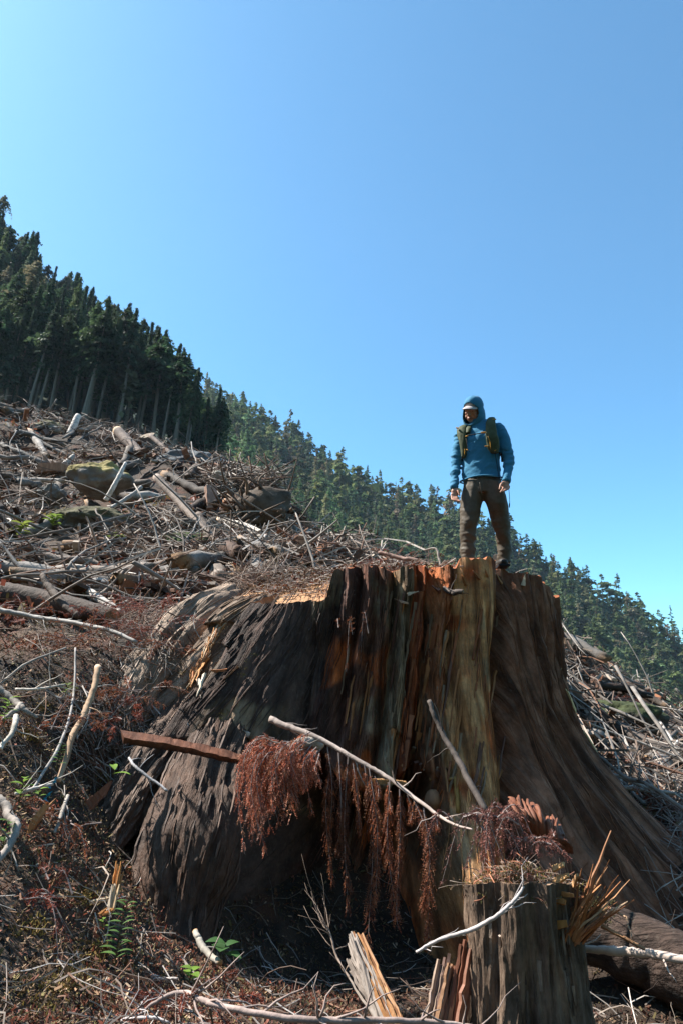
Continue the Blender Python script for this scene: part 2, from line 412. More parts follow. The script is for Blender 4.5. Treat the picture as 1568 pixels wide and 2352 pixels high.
def tree_meshes(kind, specs):
    o = []
    for i, sp in enumerate(specs):
        (tv, tf, tc), (cv, cf, cc) = conifer(**sp)
        o.append((make_mesh(kind + '_trunk', tv, tf, tc, None, True, (M['trunk'],)),
                  make_mesh(kind + '_crown', cv, cf, cc, None, False, (M['crown'],)), (tv, tf, tc), (cv, cf, cc)))
    return o
def plant_tree(name, meshes, loc, H, rz, lean, label, group, wid=1.0):
    e = empty(name, loc, label, 'tree', group)
    e.rotation_euler = (0, lean, 0) if True else None
    e.scale = (H * wid, H * wid, H)
    for n, me in (('trunk', meshes[0]), ('crown', meshes[1])):
        c = link(n, me, e); c.rotation_euler = (0, 0, rz)
    return e
GREEN = [(0.040, 0.066, 0.030), (0.060, 0.098, 0.040), (0.078, 0.108, 0.042), (0.062, 0.092, 0.052), (0.115, 0.110, 0.058), (0.036, 0.064, 0.036)]
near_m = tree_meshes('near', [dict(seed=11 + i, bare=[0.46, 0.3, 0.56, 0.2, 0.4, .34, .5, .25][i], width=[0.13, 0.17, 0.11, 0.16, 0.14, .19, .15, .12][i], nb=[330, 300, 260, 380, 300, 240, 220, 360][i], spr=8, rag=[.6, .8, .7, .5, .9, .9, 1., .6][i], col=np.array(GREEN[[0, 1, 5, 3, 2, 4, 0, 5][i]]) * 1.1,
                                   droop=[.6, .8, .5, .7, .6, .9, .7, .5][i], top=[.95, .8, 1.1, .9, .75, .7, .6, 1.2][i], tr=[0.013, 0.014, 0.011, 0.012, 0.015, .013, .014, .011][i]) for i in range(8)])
FARS = [dict(seed=41 + i, bare=[0.05, 0.14, 0.08, 0.22, 0.1, 0.06, 0.12, 0.3][i], width=[0.2, 0.16, 0.25, 0.17, 0.21, 0.14, 0.27, 0.15][i],
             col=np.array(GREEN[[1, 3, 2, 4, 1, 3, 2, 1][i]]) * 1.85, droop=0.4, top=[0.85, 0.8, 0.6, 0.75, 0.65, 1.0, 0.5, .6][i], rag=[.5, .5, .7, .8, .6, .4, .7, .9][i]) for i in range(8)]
far_m = tree_meshes('far', [dict(nb=220, spr=6, **f) for f in FARS])
far_lo = [conifer(nb=54, spr=4, lf=2.8, snags=False, **f) for f in FARS]
tr = np.random.default_rng(5)
# front row by hand where bare stems show against the dark stand, then the ranks behind
row = [(20, 8, .47), (62, 0, .5), (82, 2, .43), (120, 9, .6), (150, 4, .52), (186, 0, .47), (222, 3, .5), (262, 2, .45), (280, 7, .5), (318, 6, .4), (372, 3, .5), (398, 6, .42), (425, 0, .45), (462, 4, .4), (492, 2, .5)]
n_near = 0
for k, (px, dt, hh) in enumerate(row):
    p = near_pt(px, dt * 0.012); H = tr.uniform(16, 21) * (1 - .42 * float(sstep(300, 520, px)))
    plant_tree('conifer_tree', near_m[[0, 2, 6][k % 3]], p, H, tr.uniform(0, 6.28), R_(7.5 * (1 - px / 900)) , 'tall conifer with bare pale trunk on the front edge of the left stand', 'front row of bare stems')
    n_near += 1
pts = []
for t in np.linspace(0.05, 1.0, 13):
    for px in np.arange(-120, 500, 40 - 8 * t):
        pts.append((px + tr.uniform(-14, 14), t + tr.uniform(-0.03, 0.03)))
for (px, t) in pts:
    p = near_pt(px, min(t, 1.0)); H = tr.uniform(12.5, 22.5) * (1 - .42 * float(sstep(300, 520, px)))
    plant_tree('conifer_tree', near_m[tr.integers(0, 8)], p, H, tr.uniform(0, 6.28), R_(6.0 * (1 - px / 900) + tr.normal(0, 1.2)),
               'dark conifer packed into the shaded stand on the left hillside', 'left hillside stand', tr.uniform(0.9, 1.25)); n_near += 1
# far slope
pts = []
for t in np.linspace(0.0, 1.0, 24):
    for px in np.arange(430, 1680, 32 - 14 * t):
        pts.append((px + tr.normal(0, 11), t + tr.uniform(-0.035, 0.035)))
def far_seen(px, t):
    # in front of the sky line, right of the near stand, not hidden by the big stump
    if px < 470 + 60 * (t < 0.5): return 0
    py = interp(FAR_B, px) * (1 - t) + interp(FAR_T, px) * t
    if py - 85 > interp([(480, 1040), (620, 1130), (690, 1230), (780, 1285), (1060, 1295), (1170, 1300), (1262, 1345), (1275, 1450), (1400, 1550), (1568, 1690), (1700, 1800)], px): return 0
    return 1
info = []
for (px, t) in pts:
    t = min(max(t, -0.05), 1.0); H = tr.uniform(11.5, 20.0) * (1.3 if tr.random() < 0.12 else 1.0); Y = 215 + 225 * t
    info.append((px, t, H, H / Y * far_seen(px, t), tr.integers(0, 8), tr.uniform(0, 6.28), tr.uniform(0.8, 1.4)))
info.sort(key=lambda q: -q[3])
n_ind = max(60, 300 - n_near)
mixV = []
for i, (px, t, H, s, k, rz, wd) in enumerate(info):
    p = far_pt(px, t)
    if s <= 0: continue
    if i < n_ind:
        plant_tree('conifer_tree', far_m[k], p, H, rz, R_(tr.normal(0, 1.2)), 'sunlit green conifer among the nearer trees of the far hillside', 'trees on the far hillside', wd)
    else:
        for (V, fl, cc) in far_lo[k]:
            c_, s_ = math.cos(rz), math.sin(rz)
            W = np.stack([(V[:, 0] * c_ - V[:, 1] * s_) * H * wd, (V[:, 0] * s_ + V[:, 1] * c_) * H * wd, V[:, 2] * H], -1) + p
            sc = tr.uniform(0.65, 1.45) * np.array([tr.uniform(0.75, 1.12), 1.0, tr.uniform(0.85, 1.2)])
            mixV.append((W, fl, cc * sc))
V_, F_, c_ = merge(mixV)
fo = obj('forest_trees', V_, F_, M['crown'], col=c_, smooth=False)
tag(fo, 'mass of green conifers covering the far hillside up to its skyline', 'forest', kind='stuff')
print('near trees', n_near, 'far', len(info))
# ------------------------------------------------------------------ the giant cedar stump
SC = np.array([0.40, 7.40])                 # centre of the stump
GRV = [(-180, -180, .12), (-150, -150, .12), (-115, -105, .18), (-85, -73, .55), (-63, -56, .60), (-47, -45, .34), (-15.5, -27, .10), (-9, -21, .16),
       (-3, -16, .10), (3, -9, .24), (9.5, -4, .10), (16, 1, .22), (24, 9, .06), (46, 27, .42), (86, 82, .10), (118, 118, .15), (150, 150, .12), (180, 180, .12)]
G_T = np.array([g[0] for g in GRV], float); G_B = np.array([g[1] for g in GRV], float); G_D = np.array([g[2] for g in GRV])
# colour of each strip between grooves (base albedo): bark / red wood / tan wood / lichen
GREYB = (0.19, 0.135, 0.098); DARKB = (0.058, 0.032, 0.023); REDW = (0.30, 0.078, 0.024); TAN = (0.50, 0.245, 0.10); LICH = (0.27, 0.19, 0.115); BRN = (0.15, 0.064, 0.035); COLB = (0.215, 0.098, 0.056)
STRIP = [GREYB, GREYB, GREYB, (0.23, 0.155, 0.108), (0.26, 0.18, 0.125), DARKB, (0.070, 0.031, 0.021), (0.10, 0.041, 0.025), BRN, LICH, REDW, (0.31, 0.115, 0.045), TAN, COLB, COLB, COLB, COLB]
STRIP = np.array(STRIP)
def strip_coord(th, z):
    """continuous strip index and metres to the nearest groove"""
    f = np.clip((2.45 - z) / 2.3, 0, 1.1)
    idx = np.zeros(th.shape); dist_ = np.full(th.shape, 9.0); dep = np.zeros(th.shape); wid = np.ones(th.shape)
    wob = 1.6 * fbm(v3(th * 0.04, z * 1.5, 5.0), 2) + 0.8 * vnoise(v3(th * 0.02, z * 5, 9.0))
    tw = th + wob
    for i in range(len(GRV) - 1):
        a = G_T[i] + (G_B[i] - G_T[i]) * f; b = G_T[i + 1] + (G_B[i + 1] - G_T[i + 1]) * f
        m = (tw >= a) & (tw < b) if i < len(GRV) - 2 else (tw >= a)
        fr = (tw - a) / np.maximum(b - a, 1e-3)
        idx = np.where(m, i + np.clip(fr, 0, .999), idx)
        da = np.abs(tw - a) * R_(1) * 1.8; db = np.abs(b - tw) * R_(1) * 1.8
        dist_ = np.where(m, np.minimum(da, db), dist_); dep = np.where(m, np.where(da < db, G_D[i], G_D[i + 1]), dep)
        wid = np.where(m, (b - a) * R_(1) * 1.8, wid)
    return idx, dist_, dep, wid
def top_z(x, y):
    z_up = 2.60 + 0.05 * (y - 6.0) / 1.5 + 0.02 * (x - .8)
    z_up = z_up + (0.045 + 0.05 * (1 - sstep(6.12, 6.2, y))) * sstep(1.02, 1.08, x) * (1 - sstep(1.56, 1.6, x)) + 0.03 * fbm(v3(x * 4, y * 4, 0), 2)
    z_up = z_up - 0.19 * sstep(1.8, 2.2, x) - 0.015 * sstep(1.56, 1.6, x)
    z_lo = 2.27 + 0.20 * (x + .56) + 0.34 * (y - 6.1) + 0.012 * fbm(v3(x * 9, y * 9, 1), 2)
    k = sstep(-0.10, 0.0, x + 0.05 * vnoise(v3(y * 4, 0 * y, 3)) - 0.22 * (y - 6.1) * (y < 6.9))
    return np.minimum(z_lo, 2.75) * (1 - k) + z_up * k
AT = [(-180, 1.0), (-110, 1.2), (-80, 1.55), (-60, 1.85), (-45, 1.95), (-32, 1.6), (-20, 0.95), (-5, 0.75), (20, 0.75), (40, 0.8), (60, 1.2), (75, 1.32), (110, 1.3), (180, 1.0)]
QT = [(-180, 2), (-100, 1.0), (-60, 0.78), (-40, 0.80), (-28, 1.2), (-15, 1.9), (10, 2.2), (45, 2.6), (75, 3.2), (180, 2)]
RT = [(-180, 1.6), (-90, 1.62), (-40, 1.58), (-15, 1.52), (0, 1.50), (25, 1.52), (43, 1.6), (60, 1.70), (75, 1.74), (110, 1.65), (180, 1.6)]
def stump_R(th, z, fine=True):
    zt = 2.5
    f = np.clip((zt - z) / zt, 0, 1.3)
    R = interp(RT, th) + interp(AT, th) * f ** interp(QT, th)
    idx, d, dep, wid = strip_coord(th, z)
    w = (0.05 + 0.10 * np.minimum(wid, 0.6)) * (1 + 0.9 * (th < -40))
    R = R - dep * np.exp(-(d / w) ** 1.4) + 0.10 * np.minimum(wid, 0.5) * (1 - np.exp(-(d / 0.14) ** 2))
    # hollow under the front roots and the ledge under the board
    cav = sstep(-33, -26, th) * (1 - sstep(3, 13, th)); arch = 0.86 + 0.10 * np.sin(th * 0.25) + 0.08 * vnoise(v3(th * 0.15, 0 * th, 2))
    R = R - 1.15 * cav * (1 - sstep(arch - 0.16, arch + 0.08, z))
    led = sstep(-58, -52, th) * (1 - sstep(-31, -26, th)); R = R - 0.26 * led * (1 - sstep(1.08, 1.20, z)) * sstep(0.35, 0.85, z)
    if fine:
        u = th * R_(1) * 1.8
        tanw = ((idx >= 12) & (idx < 13)).astype(float)
        col_b = (idx >= 13).astype(float)
        uw = u + .04 * fbm(v3(u * 2.0, z * .9, 11.0), 2)
        fib = fbm(v3(uw * 11, z * .7, 1.0), 4, .55)
        fib2 = 1 - np.abs(fbm(v3(u * 26, z * 2.2, 4.0), 3))
        rid = 1 - 2 * np.abs(fib); R = R + (0.055 * rid + 0.04 * fib) * (1 - .75 * tanw) * (1 - .2 * col_b) + 0.034 * (fib2 - .8) * (1 - .5 * tanw)
        R = R + 0.075 * fbm(v3(u * 2.6, z * 1.5, 8.0), 4) * (1 - .5 * tanw)
        # shallow flutes of the right-hand column
        R = R + col_b * 0.026 * np.sin(u * 34 + 3 * np.sin(z * 1.8) + 2 * vnoise(v3(u * 2, z * 2, 0)))
        gr = np.abs(np.sin(u * 52 + 1.2 * np.sin(z * 1.3) + 2.2 * fbm(v3(u * 3, z * .8, 61.0), 2))); R = R - col_b * .06 * (1 - gr) ** 1.8 * (.6 + .8 * np.abs(vnoise(v3(u * 9, z * 1.2, 71.0))))
        led2 = sstep(0.18, 0.24, vnoise(v3(uw * 2.6, z * 2.4 + u, 33.0))) * (th < -38); R = R - 0.075 * led2
        # torn slabs: pieces missing along the red wood
        chip = sstep(0.12, 0.2, vnoise(v3(u * 7, z * 1.1, 21.0))) * ((idx >= 8) & (idx < 12))
        R = R - 0.045 * chip
    return R, idx, d
th = np.concatenate([np.linspace(-180, -100, 40, endpoint=False), np.linspace(-100, 90, 580, endpoint=False), np.linspace(90, 180, 44)])
nv = 265
v = np.linspace(0, 1, nv) ** 0.95
Rt0, _, _ = stump_R(th, np.full(th.shape, 2.5))
xt = SC[0] + Rt0 * np.sin(np.radians(th)); yt = SC[1] - Rt0 * np.cos(np.radians(th))
zt = top_z(xt, yt) + 0.035 * np.clip(fbm(v3(th * 0.9, 0 * th, 2.0), 3), -1, 1) * ((th > -16) & (th < 90)) + 0.008 * fbm(v3(th * 2, 0 * th, 5.0), 2)
Z = -0.9 + v[:, None] * (zt[None] + 0.9); TH = np.broadcast_to(th, Z.shape)
Rr, IDX, DG = stump_R(TH, Z)
X = SC[0] + Rr * np.sin(np.radians(TH)); Yy = SC[1] - Rr * np.cos(np.radians(TH))
sV = v3(X, Yy, Z).reshape(-1, 3)
ii = np.clip(IDX.astype(int), 0, len(STRIP) - 1).ravel()
scol = STRIP[ii].copy()
pat = fbm(v3((TH * R_(1) * 1.8 * 5), Z * 1.1, 30.0), 4).ravel()[:, None]
pat2 = fbm(v3((TH * R_(1) * 1.8 * 3), Z * 2.3, 50.0), 3).ravel()[:, None]
scol = scol * (1 + 0.45 * pat)
redm = sstep(0.10, 0.30, pat2) * np.isin(ii, [6, 7, 8, 10, 11, 12])[:, None]; scol = scol * (1 - redm) + np.array([0.38, 0.095, 0.026]) * redm
lich = sstep(0.12, 0.3, -pat2) * np.isin(ii, [5, 7, 8, 9, 11, 12])[:, None] * .7; scol = scol * (1 - lich) + np.array([0.21, 0.145, 0.085]) * lich
stk = fbm(v3(TH * R_(1) * 1.8 * 17 + 1.5 * fbm(v3(TH * .03, Z * .8, 3.0), 2), Z * .55, 91.0), 3, .6).ravel()[:, None]; stk2 = fbm(v3(TH * R_(1) * 1.8 * 34, Z * 1.1, 95.0), 2).ravel()[:, None]
sm_ = np.clip(.5 + 1.9 * stk + .7 * stk2, 0, 1)                                # strips of grey weathered and dark red inner bark
scol = scol * (0.42 + 1.05 * sm_) * np.where(sm_ > .5, np.array([.97, 1.0, 1.05]), np.array([1.06, .94, .86]))
suv = v3(TH * R_(1) * 1.8, Z).reshape(-1, 2) if False else np.stack([(TH * R_(1) * 1.8).ravel(), Z.ravel()], -1)
stump = empty('giant_stump', (SC[0], SC[1], 0), 'huge cut cedar stump with fluted dark bark that the hiker stands on', 'stump')
part('trunk', sV, grid_faces(nv, len(th)), M['stump'], stump, col=scol, uv=suv)
# sawn top: polar grid from the rim inwards
nr = 34
fr = np.linspace(1, 0.02, nr) ** 1.0
rim = sV.reshape(nv, -1, 3)[-1]
cx = SC[0] + (rim[:, 0] - SC[0])[None] * fr[:, None]; cy = SC[1] + (rim[:, 1] - SC[1])[None] * fr[:, None]
cz = top_z(cx, cy); kk = np.exp(-(1 - fr) / 0.012)[:, None]; cz = cz * (1 - kk) + rim[:, 2][None] * kk
cV = v3(cx, cy, cz).reshape(-1, 3)
rings = np.sin(np.hypot(cV[:, 0] - SC[0], cV[:, 1] - SC[1]) * 90 + 3 * fbm(cV * 2, 2))[:, None]
ccol = np.array([0.40, 0.215, 0.105]) * (1 + 0.10 * rings + 0.25 * fbm(cV * 5, 3)[:, None])
edge_d = sstep(0.93, 1.0, fr)[:, None] * np.ones(len(th)); ccol = ccol * (1 - 0.35 * edge_d.reshape(-1, 1))
redtop = sstep(-0.25, 0.1, cV[:, 0])[:, None]; ccol = ccol * (1 - redtop) + np.array([0.30, 0.10, 0.04]) * (1 + .3 * fbm(cV * 6, 3)[:, None]) * redtop
part('cut_face', cV, grid_faces(nr, len(th)), M['cutwood'], stump, col=ccol)

def stump_pt(th_, z_, off=0.0):
    th_ = np.asarray(th_, float); z_ = np.asarray(z_, float)
    R, _, _ = stump_R(th_, z_); R = R + off
    return v3(SC[0] + R * np.sin(np.radians(th_)), SC[1] - R * np.cos(np.radians(th_)), z_)

def on_stump(px, py, off=0.0):
    """where the view ray meets the stump's side"""
    ys = np.linspace(3.6, 7.4, 500); pts = np.array([P(px, py, y) for y in ys])
    dx = pts[:, 0] - SC[0]; dy = pts[:, 1] - SC[1]
    tt = np.degrees(np.arctan2(dx, -dy)); R, _, _ = stump_R(tt, pts[:, 2], False)
    ins = (np.hypot(dx, dy) < R + off) & (pts[:, 2] < 2.7)
    return pts[np.argmax(ins)] if ins.any() else P(px, py, 6.0)

def root(name, pts, rad, seed, colr, n=110, k=110, squash=(1, 1)):
    r = spline(pts, n); rr = np.interp(np.linspace(0, 1, n), np.linspace(0, 1, len(rad)), rad)
    V, Fq = tube_batch(r, rr, k, squash=squash)
    a = np.tile(np.arange(k) / k, n); t = np.repeat(np.arange(n) / n, k)
    L = np.linalg.norm(np.diff(r, axis=0), axis=1).sum(); ctr = np.repeat(r, k, 0); R0 = np.repeat(rr, k)
    cyc = v3(np.cos(a * 6.2832) * R0 * 11, np.sin(a * 6.2832) * R0 * 11, t * L * 1.3 + seed); cyc = cyc + .35 * fbm(cyc * .4 + 20, 2)[:, None]
    f1 = fbm(cyc, 4, .6); big = fbm(cyc * np.array([.2, .2, .8]) + 7, 3)
    V = ctr + (V - ctr) * (1 + .5 * big + (0.065 * (1 - 2 * np.abs(f1)) + .04 * f1) / np.maximum(R0, .06))[:, None]
    cc = np.array(colr) * (1 + .5 * fbm(cyc * .5 + 3, 3)[:, None])
    part(name, V, Fq, M['stump'], stump, col=cc, uv=np.stack([a * 6.2832 * R0, t * L], -1))
    G = V.reshape(n, k, 3); rq = np.random.default_rng(seed + 60); m_ = 420; i0 = rq.integers(4, n - 14, m_); j0 = rq.integers(0, k, m_); st = rq.integers(1, 3, m_)
    fp_ = np.stack([G[np.minimum(i0 + st * q, n - 1), j0] for q in range(5)], 1); out_ = unit(fp_[:, 0] - r[i0]); fp_ = fp_ + out_[:, None] * (.004 + .012 * np.linspace(0, 1, 5)[None, :, None] * rq.random((m_, 1, 1)))
    fV, fF = tube_batch(fp_, rq.uniform(.003, .011, m_)[:, None] * np.array([.5, 1, 1, .8, .3]), 4, squash=(1, .45), roll=.4)
    part('bark_fibres', fV, fF, M['splinter'], stump, col=np.repeat(np.array(colr) * rq.uniform(.6, 2.1, (m_, 1)), 20, 0), smooth=False)['kind'] = 'stuff'
root('root', [P(640, 1420, 6.9), P(545, 1640, 5.95), P(480, 1800, 5.3), P(430, 1960, 4.85), P(395, 2130, 4.6), P(350, 2330, 4.3)], [.08, .20, .24, .24, .22, .2], 1, (.075, .043, .029))
root('root', [P(540, 1400, 7.3), P(430, 1460, 6.6), P(335, 1570, 6.15), P(260, 1690, 5.75), P(195, 1810, 5.35), P(120, 1930, 5.0)], [.22, .21, .19, .17, .15, .1], 2, (.23, .165, .12))
root('root', [P(450, 1600, 6.3), P(360, 1750, 5.5), P(290, 1860, 5.12), P(225, 1970, 4.8)], [.12, .13, .12, .08], 3, (.085, .052, .036))
#root('root', [P(1075, 1700, 6.6), P(1050, 1880, 5.8), P(1020, 2020, 5.3), P(1000, 2130, 5.0)], [.15, .17, .17, .14], 6, (.06, .034, .022))

def blade(p0, p1, w, th_, r, segs=6, twist=0.4, ragged=0.35, taper=(1.0, 0.15), col=(0.4, 0.2, 0.08)):
    """a torn, flat sliver of wood from p0 to p1"""
    p0 = np.asarray(p0, float); p1 = np.asarray(p1, float); L = np.linalg.norm(p1 - p0)
    t = np.linspace(0, 1, segs); pth = p0 + (p1 - p0) * t[:, None] + r.normal(0, 0.009 * L, (segs, 3)) * np.sin(t * 3.14)[:, None]
    wd = w * (taper[0] + (taper[1] - taper[0]) * t) * (1 + ragged * r.normal(0, 0.35, segs)); wd = np.maximum(wd, w * 0.05)
    T = unit(np.gradient(pth, axis=0)); B = unit(np.cross(T, r.normal(0, 1, 3))); N2 = np.cross(T, B)
    ring = []
    for sx, sy in ((-1, -1), (1, -1), (1, 1), (-1, 1)):
        ring.append(pth + B * (sx * wd * .5)[:, None] + N2 * (sy * th_ * .5 * (wd / w + .2))[:, None])
    V = np.stack(ring, 1).reshape(-1, 3)
    return V, [grid_faces(segs, 4, True), np.array([[3, 2, 1, 0], [(segs - 1) * 4 + i for i in range(4)]])], np.array(col) * (1 + .25 * vnoise(V * 25)[:, None])

sr = np.random.default_rng(21)
# the split strip of fresh orange wood on the lit shoulder
for k in range(70):
    q = sr.random(); a = on_stump(513 - 68 * q + sr.normal(0, 6), 1424 + 125 * q, 0.02); l = sr.uniform(18, 50); b = on_stump(513 - 68 * q - l * .45 + sr.normal(0, 5), 1424 + 125 * q + l, 0.03 + .02 * sr.random())
    V, Fq, cc = blade(a, b, sr.uniform(.008, .026), .008, sr, segs=5, col=[(0.44, 0.19, 0.06), (0.50, 0.30, 0.15), (0.32, 0.12, 0.04), (0.56, 0.42, 0.28)][k % 4])
    part('splinter', V, Fq, M['splinter'], stump, col=cc, smooth=False)
for (x0, y0, x1, y1, w, cl) in [(470, 1548, 452, 1600, .04, (.62, .52, .4)), (455, 1560, 462, 1602, .03, (.6, .5, .4)), (520, 1545, 485, 1540, .06, (.35, .14, .06)), (545, 1535, 515, 1560, .07, (.3, .12, .05)),
                                (1035, 1375, 1005, 1350, .06, (.3, .2, .15)), (1010, 1360, 990, 1345, .05, (.25, .13, .09)), (932, 1385, 905, 1375, .06, (.5, .3, .2)), (1100, 1330, 1085, 1310, .05, (.4, .16, .06)),
                                (1068, 1345, 1060, 1318, .05, (.38, .15, .05)), (1120, 1325, 1112, 1305, .04, (.45, .2, .08)), (1150, 1340, 1140, 1318, .03, (.5, .3, .16)), (935, 1365, 960, 1358, .03, (.55, .42, .3)), (910, 1345, 905, 1312, .05, (.42, .22, .1)),
                                (1200, 1345, 1205, 1318, .04, (.55, .42, .28)), (575, 1690, 548, 1672, .035, (.5, .42, .36)), (437, 1690, 432, 1660, .03, (.55, .5, .45)), (555, 1760, 600, 1772, .03, (.4, .2, .1))]:
    a = on_stump(x0, y0, .02); b = on_stump(x1, y1, .06)
    V, Fq, cc = blade(a, b, w, .015, sr, col=cl)
    part('splinter', V, Fq, M['splinter'], stump, col=cc, smooth=False)
# long slabs of heartwood and loose bark proud of the flutes
for k in range(110):
    px = sr.uniform(800, 1160); py = sr.uniform(1350, 1780); L = sr.uniform(60, 190)
    a = on_stump(px, py, .01); b = on_stump(px - L * .16, min(py + L, 1850), .012)
    if np.linalg.norm(a - b) > 1.2: continue
    V, Fq, cc = blade(a, b, sr.uniform(.012, .06), .022, sr, segs=7, ragged=.4, taper=(.7, .3), col=[(0.24, 0.08, 0.032), (0.13, 0.06, 0.04), (0.24, 0.16, 0.1), (0.34, 0.14, 0.05)][k % 4])
    part('bark_strip', V, Fq, M['splinter'], stump, col=cc, smooth=False)
# shaggy fibres and bark flakes that follow the grain
nf = 2900; tf = np.concatenate([sr.uniform(-100, 22, 1800), sr.uniform(22, 88, 1100)]); zf = sr.uniform(0.25, 2.5, nf); Lf = sr.uniform(.06, .34, nf) * np.where(np.arange(nf) >= 1800, 1.5, 1); S_ = 5; q_ = np.linspace(0, 1, S_)
zz_ = zf[:, None] - Lf[:, None] * q_; tw_ = np.where(tf < 40, 7.0, 1.0); tt_ = tf[:, None] - tw_[:, None] * Lf[:, None] * q_ + sr.normal(0, .06, (nf, S_))
fp = stump_pt(tt_, zz_, .004 + .016 * (q_[None] * sr.uniform(0, 1, (nf, 1))))
rr_ = (sr.uniform(.002, .010, nf) * np.where(tf > 22, .6, 1))[:, None] * np.array([.5, 1, 1, .8, .3]); V, Fq = tube_batch(fp, rr_, 4, squash=(1, .45), roll=.4)
ic = np.clip(strip_coord(tf, zf)[0].astype(int), 0, len(STRIP) - 1); fc = STRIP[ic] * sr.uniform(.55, 1.5, (nf, 1)) * np.array([1.08, 1, .92])
keepf = np.linalg.norm(np.diff(fp, axis=1), axis=2).max(1) < .16; kv_ = np.repeat(keepf, S_ * 4)
V[~kv_] = V[~kv_] * 0 + np.array([SC[0], SC[1], .5])
part('bark_fibres', V, Fq, M['splinter'], stump, col=np.repeat(fc, S_ * 4, 0), smooth=False)['kind'] = 'stuff'
# thin pale sapwood edge along the right flank
zz = np.linspace(1.75, 0.75, 14); V = stump_pt(68 + 5 * (1.75 - zz), zz, .012)
tV, tF = tube_batch(V, .022 * np.sin(np.linspace(.15, 3, 14)), 5); part('sapwood_strip', tV, tF, M['splinter'], stump, col=np.tile([.62, .42, .2], (len(tV), 1)))
# sawn branch knob and a healed scar low on the front
k0 = on_stump(995, 1838, .02)
kv, kf = ico(k0, (.07, .08, .085), 3); kv += .012 * fbm(kv * 14, 2)[:, None]
part('knot', kv, kf, M['splinter'], stump, col=np.array([.30, .15, .08]) * (1 + .4 * fbm(kv * 12, 2)[:, None]))
for (x0, y0, x1, y1, w, cl) in [(1045, 1785, 1052, 1868, .05, (.42, .22, .06)), (1240, 1805, 1258, 1870, .06, (.36, .2, .08)), (985, 1790, 1048, 1789, .03, (.4, .22, .08))]:
    a = on_stump(x0, y0, .01); b = on_stump(x1, y1, .015); V, Fq, cc = blade(a, b, w, .02, sr, col=cl, taper=(.8, .7)); part('scar', V, Fq, M['splinter'], stump, col=cc)

def tufts(centers, n, size, r, cols, h=(.6, 1.3), flat=0.4):
    """mossy / fibrous tufts: little upright leaf quads round each centre (N,3)"""
    c = np.repeat(np.asarray(centers, float), n, 0) + r.normal(0, 1, (len(centers) * n, 3)) * np.array([size, size, size * flat])
    m = len(c); d = unit(r.normal(0, 1, (m, 3)) + np.array([0, 0, .7])); L = size * r.uniform(*h, m) * .5
    w = unit(np.cross(d, r.normal(0, 1, (m, 3)))) * (L * .25)[:, None]
    V = np.stack([c - w, c + w, c + d * L[:, None] + w * .3, c + d * L[:, None] - w * .3], 1).reshape(-1, 3)
    cc = np.asarray(cols)[r.integers(0, len(cols), m)] * r.uniform(.6, 1.4, (m, 1))
    return V, [np.arange(4 * m).reshape(-1, 4)], np.repeat(cc, 4, 0)
mc = [on_stump(x, y, .015) for x, y in [(565, 1520), (560, 1535), (568, 1508), (512, 1640), (520, 1630), (505, 1650), (420, 1545), (555, 1550), (400, 1580), (490, 1710), (580, 1505)]]
V, Fq, cc = tufts(mc, 70, .02, sr, [(.16, .14, .03), (.12, .10, .03), (.20, .16, .04)])
part('moss', V, Fq, M['moss'], stump, col=cc, smooth=False)['kind'] = 'stuff'

n_ = 3400; tq = sr.uniform(-105, -38, n_); zq = sr.uniform(1.05, 2.25, n_); kq = (strip_coord(tq, zq)[1] < .16) | (sr.random(n_) < .18); tq, zq = tq[kq], zq[kq]
sp_ = stump_pt(tq, zq, .01)
V, Fq, cc = tufts(sp_, 7, .02, sr, [(.17, .11, .06), (.12, .075, .042), (.09, .055, .035), (.2, .15, .08), (.16, .13, .05)]); part('clinging_litter', V, Fq, M['moss'], stump, col=cc, smooth=False)['kind'] = 'stuff'
# ------------------------------------------------------------------ slash, litter, sticks
dr = np.random.default_rng(99)
WGREY = [(0.34, 0.30, 0.27), (0.20, 0.16, 0.135), (0.42, 0.37, 0.33), (0.12, 0.085, 0.066), (0.085, 0.055, 0.042), (0.16, 0.085, 0.055), (0.24, 0.19, 0.155)]
def sample_ground(n, d0, d1, a0, a1, r, w=0.0):
    d = d0 * (d1 / d0) ** r.random(n); a = np.radians(r.uniform(a0, a1, n)); x = d * np.sin(a); y = d * np.cos(a)
    z = ground_z(x, y); th_ = np.degrees(np.arctan2(x - SC[0], SC[1] - y)); R, _, _ = stump_R(th_, np.clip(z, 0, 2.6), False)
    keep = (np.hypot(x - SC[0], y - SC[1]) > R + w) | (z > 2.55)
    return v3(x, y, z)[keep]
def dirs(n, r, tilt=0.25):
    a = r.uniform(0, 2 * math.pi, n); t = r.normal(0, tilt, n)
    return np.stack([np.cos(a) * np.cos(t), np.sin(a) * np.cos(t), np.sin(t)], -1)
def slope_dirs(p, r, tilt=0.2):
    d = dirs(len(p), r, tilt); e = 0.3
    gx_ = (base_z(p[:, 0] + e, p[:, 1]) - base_z(p[:, 0] - e, p[:, 1])) / (2 * e); gy_ = (base_z(p[:, 0], p[:, 1] + e) - base_z(p[:, 0], p[:, 1] - e)) / (2 * e)
    d[:, 2] += d[:, 0] * gx_ + d[:, 1] * gy_
    return unit(d)
